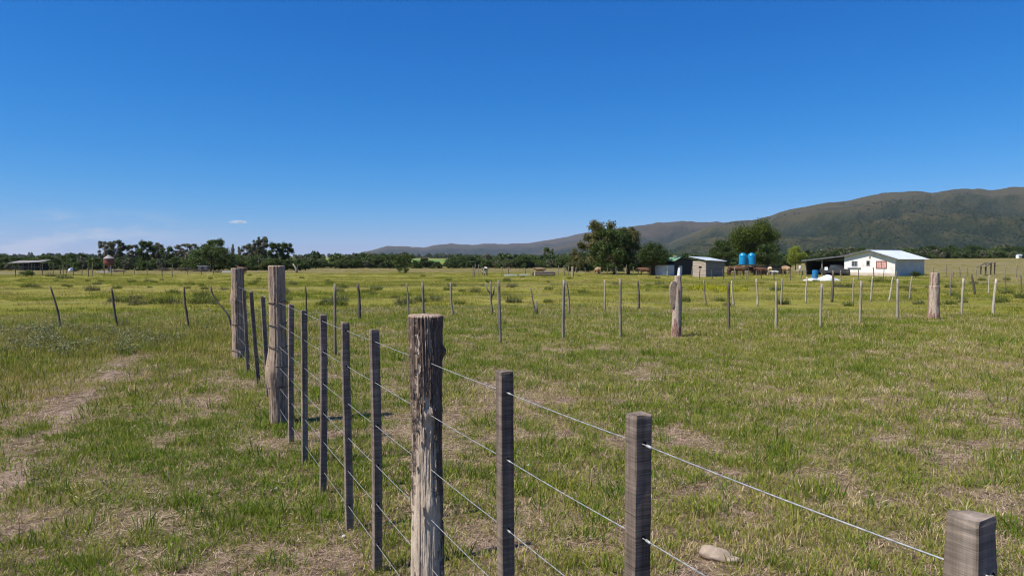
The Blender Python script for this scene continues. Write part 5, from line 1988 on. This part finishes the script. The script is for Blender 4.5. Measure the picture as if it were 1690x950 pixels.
def tanks():
    p = at(1233, 100)
    st = empty('tank_stand', p, 0.0)
    tag(st, 'dark timber stand carrying the two blue water tanks', 'stand')
    zt = zat(436.5, 100) - p.z
    for x in (-1.15, 0.0, 1.15):
        for y in (-0.5, 0.5):
            mb = MB()
            mb.tube([(x, y, -0.1), (x + random.uniform(-.04, .04), y, zt - 0.1)], 0.085, 7)
            mb.build('leg', M['stake_dark'], st)
    mb = MB()
    mb.box((-1.3, -0.62, zt - 0.10), (1.3, 0.62, zt))
    mb.build('platform', M['stake_dark'], st)
    mb = MB()
    mb.tube([(-1.15, -0.58, 0.15), (0.0, -0.58, zt - 0.15)], 0.05, 5)
    mb.build('brace', M['stake_dark'], st)
    for px, lab in ((1225.5, 'blue water tank on the timber stand, left one'), (1240, 'blue water tank on the timber stand, right one')):
        x = (px - 1233) / FPX * 100
        r_ = 0.53
        mb = MB()
        prof = [(r_ * 0.94, 0), (r_, 0.05)]
        for k in range(4):
            z = 0.1 + k * 0.31
            prof += [(r_, z), (r_, z + 0.22), (r_ * 0.955, z + 0.245), (r_ * 0.955, z + 0.285)]
        prof += [(r_, 1.34), (r_ * 0.85, 1.47), (r_ * 0.42, 1.58)]
        mb.lathe(prof, 22)
        b = mb.build('water_tank', M['tank'], None, p + Vector((x, 0, zt + 0.002)), smooth=False)
        tag(b, lab, 'tank', 'blue water tanks')
        mb = MB()
        mb.lathe([(0.24, 1.582), (0.24, 1.66), (0.2, 1.69)], 16)
        mb.build('lid', M['tank'], b)


tanks()


def corral_wall():
    a, b = at(1246, 104), at(1296, 106)
    w = empty('corral_wall', a, math.atan2(b.y - a.y, b.x - a.x))
    tag(w, 'low dark plank corral wall under the bright tree beside the blue tanks', 'wall')
    L = (b - a).length
    for i in range(5):
        mb = MB()
        mb.box((0.0, -0.02, 0.06 + i * 0.26), (L, 0.03, 0.06 + i * 0.26 + 0.235))
        mb.build('plank', M['dark_board'], w)
    for i in range(5):
        mb = MB()
        x = L * i / 4
        mb.box((x - 0.07, 0.034, -0.1), (x + 0.07, 0.16, 1.5))
        mb.build('post', M['stake_dark'], w)


corral_wall()


def log_pile():
    p = at(897, 97)
    s = empty('log_pile', p, 0.05)
    tag(s, 'dark pile of logs with pale boards on top in the corral', 'log pile')
    k = 0
    for row, n in enumerate((5, 4)):
        for i in range(n):
            mb = MB()
            y = (i - n / 2) * 0.3
            mb.tube([(-1.45 + random.uniform(-.15, .15), y, 0.15 + row * 0.26), (1.45 + random.uniform(-.15, .15), y, 0.15 + row * 0.26)], 0.145, 9)
            mb.build('log', M['stake_dark'], s)
    mb = MB()
    mb.box((0.1, -0.5, 0.57), (0.95, 0.4, 0.64))
    mb.build('board', M['plank'], s)
    p = at(883, 95)
    me = log_mesh(zat(448, 95) - p.z, lambda z: 0.11, 1500, M['log_pale'], None, 20, 24, 0.008)
    tag(link('post_stump', me, None, p), 'pale short post at left end of the dark log pile', 'post')


log_pile()


def trough(px0, px1, Y, h, label, mat='concrete', cat='trough'):
    a, b = at(px0, Y), at(px1, Y)
    L = b.x - a.x
    mb = MB()
    mb.box((0, -0.35, -0.05), (L, -0.28, h))
    mb.box((0, 0.28, -0.05), (L, 0.35, h))
    mb.box((0, -0.28, -0.05), (0.08, 0.28, h))
    mb.box((L - 0.08, -0.28, -0.05), (L, 0.28, h))
    mb.box((0.08, -0.28, -0.05), (L - 0.08, 0.28, h * 0.6))
    tag(mb.build('trough', M[mat], None, a), label, cat)


trough(832, 853, 95, 0.24, 'long pale water trough in the corral, left of two')
trough(857, 874, 97, 0.20, 'shorter grey trough in the corral, right of two')
trough(368, 386, 118, 0.35, 'white trough in the grass just left of the corner post', 'concrete')


def open_shed():
    p = at(18, 150)
    s = empty('open_shed', p, 0.0)
    tag(s, 'long low open shed with a pale flat roof at the far left', 'shed')
    L = (68 - 18) / FPX * 150
    z = zat(434, 150) - p.z
    for i in range(6):
        mb = MB()
        x = 0.15 + (L - 0.3) * i / 5
        mb.box((x - 0.07, -0.07, -0.3), (x + 0.07, 0.07, z))
        mb.build('post', M['stake_dark'], s)
    mb = MB()
    mb.box((0.1, 2.4, 0.0), (L - 0.1, 2.5, z))
    mb.build('back_wall', M['dark_board'], s)
    mb = MB()
    mb.box((0.1, -0.05, z * 0.42), (L - 0.1, 0.05, z * 0.5))
    mb.build('rail', M['stake_grey'], s)
    for x0, x1, dz in ((-0.3, L * 0.33, 0.0), (L * 0.33, L * 0.7, 0.05), (L * 0.7, L + 0.3, 0.16)):
        mb = MB()
        corrugated(mb, (x0, -0.5, z + 0.03 + dz), (x1 - x0 - 0.02, 0, 0.06), (0, 3.4, 0.45), 8, 0.02, 0.05)
        mb.build('roof_sheet', M['old_tin'], s)


open_shed()


def silo():
    p = at(180, 132)
    s = empty('feed_silo', p)
    tag(s, 'small red feed silo with a grey cone roof standing on legs', 'silo')
    k = 132 / FPX
    z = lambda py: zat(py, 132) - p.z
    r_ = 7.8 * k
    mb = MB()
    mb.lathe([(r_ * 0.18, z(441)), (r_ * 0.35, z(440)), (r_, z(434.5)), (r_, z(427.2))], 22)
    mb.build('bin', M['rust_red'], s)
    mb = MB()
    mb.lathe([(r_ * 1.08, z(427.0)), (r_ * 1.06, z(426.2)), (r_ * 0.25, z(421.5)), (r_ * 0.2, z(420.3))], 22)
    mb.build('roof', M['old_tin'], s)
    for a in (0.6, 2.2, 3.7, 5.3):
        mb = MB()
        c, d = math.cos(a) * r_ * 0.95, math.sin(a) * r_ * 0.95
        mb.tube([(c, d, -0.1), (c, d, z(433))], 0.08, 6)
        mb.build('leg', M['stake_dark'], s)
    mb = MB()
    mb.tube([(0.1, 0, z(440)), (0.5, -0.2, z(444)), (0.75, -0.3, z(449))], 0.13, 8)
    mb.build('chute', M['steel'], s)
    q = at(164, 128)
    w = empty('feed_platform', q)
    tag(w, 'pale low platform on short legs beneath the red silo', 'platform')
    zz = zat(447.6, 128) - q.z
    L = 20 / FPX * 128
    mb = MB()
    mb.box((0, -1.0, zz - 0.12), (L, 1.0, zz))
    mb.build('deck', M['pale_panel'], w)
    for x in (0.2, L - 0.2):
        for y in (-0.8, 0.8):
            mb = MB()
            mb.box((x - 0.06, y - 0.06, -0.1), (x + 0.06, y + 0.06, zz - 0.12))
            mb.build('leg', M['stake_dark'], w)
    q = at(188, 128)
    mb = MB()
    mb.tube([(0, 0, 0.28), (2.0, 0.1, 0.22)], 0.14, 7)
    mb.tube([(0.4, -0.3, 0.1), (0.4, 0.4, 0.1)], 0.1, 7)
    mb.tube([(1.7, -0.3, 0.1), (1.7, 0.4, 0.1)], 0.1, 7)
    tag(mb.build('timber_beam', M['stake_dark'], None, q), 'dark timber beam lying right of the silo platform', 'timber')


silo()


def left_bits():
    p = at(117, 128)
    mb = MB()
    mb.lathe([(0.28, -0.42), (0.32, -0.38), (0.32, 0.38), (0.28, 0.42)], 18)
    o = mb.build('barrel', M['tarp'], None, p + Vector((0, 0, 0.40)), (R(55), R(58), R(25)))
    tag(o, 'white barrel lying tilted in the grass between the shed and the silo', 'barrel')
    tree('green_shrub', 'black looking dark bush right beside the white barrel', 'bush2', 124, 129, H(441, 129, 124), 15 * 129 / FPX, None, 'shrub')
    p = at(334, 136)
    h = empty('white_hut', p, 0.2)
    tag(h, 'small white hut mostly hidden behind dry brush under the spreading tree', 'hut')
    w, z = 1.5, zat(439, 136) - p.z
    mb = MB()
    mb.box((-w / 2, 0, -0.2), (w / 2, 1.6, z))
    mb.build('wall', M['old_tin'], h)
    mb = MB()
    mb.box((-w / 2 - 0.15, -0.2, z), (w / 2 + 0.15, 1.8, z + 0.1))
    mb.build('roof', M['concrete'], h)
    mb = MB()
    mb.box((-0.2, -0.03, 0.0), (0.25, -0.003, z * 0.75))
    mb.build('door', M['dark_board'], h)
    # the white dead stump
    p = at(489, 122)
    k = 122 / FPX
    s = empty('dead_stump', p)
    tag(s, 'leaning white dead tree stump right of the thick grey post', 'stump')
    mb = MB()
    mb.tube([(0.15, 0, -0.1), (0.0, 0, 6 * k), (-0.35, 0, 12 * k), (-0.6, 0.1, 15 * k)], [0.26, 0.2, 0.15, 0.07], 8)
    mb.build('trunk', M['bark_pale'], s, smooth=True)
    mb = MB()
    mb.tube([(0.1, 0.3, -0.1), (0.15, 0.3, 7 * k), (0.1, 0.3, 14 * k)], [0.13, 0.1, 0.06], 7)
    mb.build('branch', M['stake_dark'], s, smooth=True)
    # wooden frame at right
    p = at(1625, 98)
    f = empty('timber_frame', p, 0.35)
    tag(f, 'rough timber loading frame standing in the dry field at right', 'frame')
    k = 98 / FPX
    L = 23 * k
    for x, y, hh in ((0.1, 0, 1.05), (0.45, 0.9, 1.2), (L - 0.5, 0.9, 1.6), (L - 0.75, 0, 1.5), (L, 0, 1.65)):
        mb = MB()
        mb.tube([(x, y, -0.15), (x + 0.04, y, hh)], 0.08, 7)
        mb.build('post', M['stake_dark'], f)
    for y in (-0.02, 0.9):
        mb = MB()
        mb.tube([(-0.3, y, 1.05), (L - 0.6, y, 1.62), (L + 0.05, y, 1.7)], 0.075, 7)
        mb.build('rail', M['stake_grey'], f)
    for i in range(5):
        mb = MB()
        t = i / 4
        mb.box((0.1 + t * (L - 1.1), -0.1, 1.20 + 0.45 * t), (0.36 + t * (L - 1.1), 1.0, 1.24 + 0.45 * t))
        mb.build('slat', M['stake_grey'], f)


left_bits()


# white far houses on the foot of the hill
def far_house(px, py, Y, wpx, hpx, label, pale):
    x = (px - 845) / FPX * Y
    z = zat(py, Y)
    w, h = wpx / FPX * Y, hpx / FPX * Y
    gz_ = T(x, Y)
    o = empty('hill_house', (x, Y, gz_), 0.3)
    tag(o, label, 'house')
    mb = MB()
    mb.box((-w / 2, 0, -1), (w / 2, w * 0.7, z - gz_))
    mb.build('wall', M['plaster'], o)
    mb = MB()
    zz = z - gz_
    mb.add([(-w * .55, -0.4, zz), (w * .55, -0.4, zz), (w * .55, w * .75, zz), (-w * .55, w * .75, zz), (-w * .55, w * .35, zz + h * .4), (w * .55, w * .35, zz + h * .4)],
           [(3, 2, 1, 0), (0, 1, 5, 4), (2, 3, 4, 5), (1, 2, 5), (3, 0, 4)])
    mb.build('roof', M['tin'], o)


far_house(1683, 421, 250, 7, 4, 'tiny pale roofed hut at the right edge before the foothill trees', True)


# ------------------------------------------------------------------ animals
def beast_mesh(name, kind, mat):
    """one continuous skinned body, nose towards +x, feet at z=0"""
    if kind == 'cow':
        hz, ln = 1.15, 0.62
        V = [(-0.72, 0, 1.16), (-0.25, 0, 1.08), (0.30, 0, 1.06), (0.68, 0, 1.14), (1.02, 0, 1.24), (1.28, 0, 1.20), (1.52, 0, 1.02)]
        rad = [(.27, .30), (.36, .40), (.35, .40), (.27, .33), (.15, .19), (.14, .15), (.085, .085)]
    else:
        V = [(-0.70, 0, 1.22), (-0.25, 0, 1.16), (0.30, 0, 1.15), (0.66, 0, 1.24), (0.98, 0, 1.52), (1.20, 0, 1.72), (1.55, 0, 1.50)]
        rad = [(.25, .29), (.28, .33), (.27, .32), (.22, .29), (.11, .18), (.11, .13), (.07, .075)]
    E = [(i, i + 1) for i in range(6)]

    def chain(start, pts, rs):
        last = start
        for p, r_ in zip(pts, rs):
            V.append(p)
            rad.append(r_ if isinstance(r_, tuple) else (r_, r_))
            E.append((last, len(V) - 1))
            last = len(V) - 1
    for s in (-1, 1):
        chain(0, [(-0.66, s * 0.20, 0.92), (-0.58, s * 0.20, 0.70), (-0.80, s * 0.20, 0.48), (-0.76, s * 0.20, 0.10), (-0.71, s * 0.20, 0.02)], [.17, .12, .075, .05, .065])
        chain(3, [(0.62, s * 0.19, 0.86), (0.60, s * 0.19, 0.56), (0.61, s * 0.19, 0.10), (0.65, s * 0.19, 0.02)], [.13, .08, .05, .065])
        chain(5, [(V[5][0] - 0.07, s * 0.19, V[5][2] + 0.10)], [.04] if kind == 'cow' else [.035])
    chain(0, [(-0.98, 0, 1.22), (-1.05, 0, 0.85), (-1.04, 0, 0.50)], [.05, .03 if kind == 'cow' else .06, .045 if kind == 'cow' else .05])
    me = bpy.data.meshes.new(name)
    me.from_pydata(V, E, [])
    o = bpy.data.objects.new(name, me)
    COL.objects.link(o)
    o.modifiers.new('skin', 'SKIN').use_smooth_shade = True
    for i, d in enumerate(me.skin_vertices[0].data):
        d.radius = rad[i]
        d.use_root = i == 0
    sb = o.modifiers.new('sub', 'SUBSURF')
    sb.levels = sb.render_levels = 1
    dg = bpy.context.evaluated_depsgraph_get()
    out = bpy.data.meshes.new_from_object(o.evaluated_get(dg))
    bpy.data.objects.remove(o)
    out.name = name
    out.materials.clear()
    out.materials.append(mat)
    return out


def beast(name, cat, label, mesh, mat, px, Y, heading, scale=1.0, group=None, dz=0.0):
    p = at(px, Y)
    o = link(name, mesh, None, p + Vector((0, 0, dz)), (0, 0, heading))
    o.scale = (scale,) * 3
    o.material_slots[0].link = 'OBJECT'
    o.material_slots[0].material = M[mat]
    tag(o, label, cat, group)
    return o


cow_m = beast_mesh('cow', 'cow', M['hide_tan'])
horse_m = beast_mesh('horse', 'horse', M['hide_brown'])
cg = 'cattle in the farmyard'
beast('cow', 'cow', 'black and white cow facing the camera left of the pale trough', cow_m, 'hide_pied', 800, 99, R(-75), 0.85, cg)
beast('cow', 'cow', 'tan cow standing behind the dark log pile', cow_m, 'hide_tan', 892, 101, R(200), 0.78, cg)
beast('cow', 'cow', 'tan cow facing the camera left of the big tree group', cow_m, 'hide_tan', 986, 96, R(-80), 0.85, cg)
beast('cow', 'cow', 'red brown cow in the shade right of the big tree group', cow_m, 'hide_red', 1064, 99, R(160), 0.8, cg)
beast('horse', 'horse', 'dark brown horse in the shade right of the plank shed', horse_m, 'hide_brown', 1203, 98, R(80), 0.72, cg)
beast('cow', 'cow', 'long red brown cow standing sideways left of the blue tanks', cow_m, 'hide_red', 1219, 97, R(175), 0.92, cg)
beast('cow', 'cow', 'cream cow with only its front showing beside the low dark corral wall', cow_m, 'hide_cream', 1270, 102, R(-100), 0.85, cg)
beast('cow', 'cow', 'tan cow seen from behind between the corral wall and the carport', cow_m, 'hide_tan', 1298, 95, R(95), 0.95, cg)
beast('calf', 'calf', 'small grey calf standing before the low dark corral wall', cow_m, 'hide_grey', 1279, 97, R(170), 0.5, cg)
beast('horse', 'horse', 'brown horse half hidden behind the top of the corner post', horse_m, 'hide_brown', 399, 108, R(165), 0.8)
beast('cow', 'cow', 'dark brown cow standing close behind the long red brown one', cow_m, 'hide_brown', 1211, 99.5, R(15), 0.9, cg)
beast('cow', 'cow', 'dark brown cow standing right behind the legs of the tank stand', cow_m, 'hide_brown', 1233, 103, R(10), 0.9, cg)
beast('cow', 'cow', 'red brown cow in front of the dark corral wall, right of the stand', cow_m, 'hide_red', 1257, 99, R(185), 0.8, cg)
beast('cow', 'cow', 'dark brown cow standing under the blue tanks at the stand', cow_m, 'hide_brown', 1249, 101, R(190), 0.85, cg)

# ------------------------------------------------------------------ the small cloud and the haze
def cloud():
    Y = 9000
    x = (393 - 845) / FPX * Y
    z = zat(366.5, Y)
    k = Y / FPX
    m, t = new_mat('cloud_vapour')
    c = coords(t, 'Object', rnd=False)
    n = noise(t, c, 0.014, 6, 0.65)
    lw = N(t, 'ShaderNodeLayerWeight')
    lw.inputs['Blend'].default_value = 0.35
    f = math_n(t, 'MULTIPLY', maprange(t, lw.outputs['Facing'], 1.0, 0.25), maprange(t, n, 0.38, 0.74, 0.0, 0.65))
    d = N(t, 'ShaderNodeBsdfDiffuse')
    d.inputs['Color'].default_value = (0.9, 0.9, 0.9, 1)
    tr = N(t, 'ShaderNodeBsdfTranslucent')
    tr.inputs['Color'].default_value = (0.9, 0.9, 0.9, 1)
    m1 = N(t, 'ShaderNodeMixShader')
    m1.inputs[0].default_value = 0.45
    t.links.new(d.outputs[0], m1.inputs[1])
    t.links.new(tr.outputs[0], m1.inputs[2])
    m2 = N(t, 'ShaderNodeMixShader')
    tp = N(t, 'ShaderNodeBsdfTransparent')
    t.links.new(f, m2.inputs[0])
    t.links.new(tp.outputs[0], m2.inputs[1])
    t.links.new(m1.outputs[0], m2.inputs[2])
    o_ = N(t, 'ShaderNodeOutputMaterial')
    t.links.new(m2.outputs[0], o_.inputs['Surface'])
    PP, FF, off = [], [], 0
    for i_, (cx_, cz_, sx_, sz_) in enumerate(((-9, 0.2, 7.5, 2.3), (-1, 0.9, 8, 3.0), (6.5, 0.5, 7, 2.6), (12, -0.3, 5, 1.7), (-3, -0.5, 13, 1.8))):
        P, F = lump(80 + i_, sx_ * k * 0.85, 60, sz_ * k * 0.85, 18, 0.55)
        PP.append(P + np.array([cx_ * k, 12.0 * i_, cz_ * k]))
        FF.append(F + off)
        off += len(P)
    P, F = np.concatenate(PP), np.concatenate(FF)
    o = link('cloud', mesh_np('cloud', P, F, [m], True), None, (x, Y, z))
    tag(o, 'single small white cloud low in the blue sky at left', 'cloud')


cloud()


def haze():
    m, t = new_mat('haze_air')
    v = N(t, 'ShaderNodeVolumePrincipled')
    v.inputs['Color'].default_value = (0.72, 0.84, 1.0, 1)
    v.inputs['Density'].default_value = HAZE
    v.inputs['Anisotropy'].default_value = 0.0
    o_ = N(t, 'ShaderNodeOutputMaterial')
    t.links.new(v.outputs[0], o_.inputs['Volume'])
    mb = MB()
    mb.box((-12500, -12500, -6), (12500, 12500, 375))
    tag(mb.build('haze', m), 'thin blue haze in the air over the plain', 'haze', kind='stuff')


HAZE = 0.000042
haze()
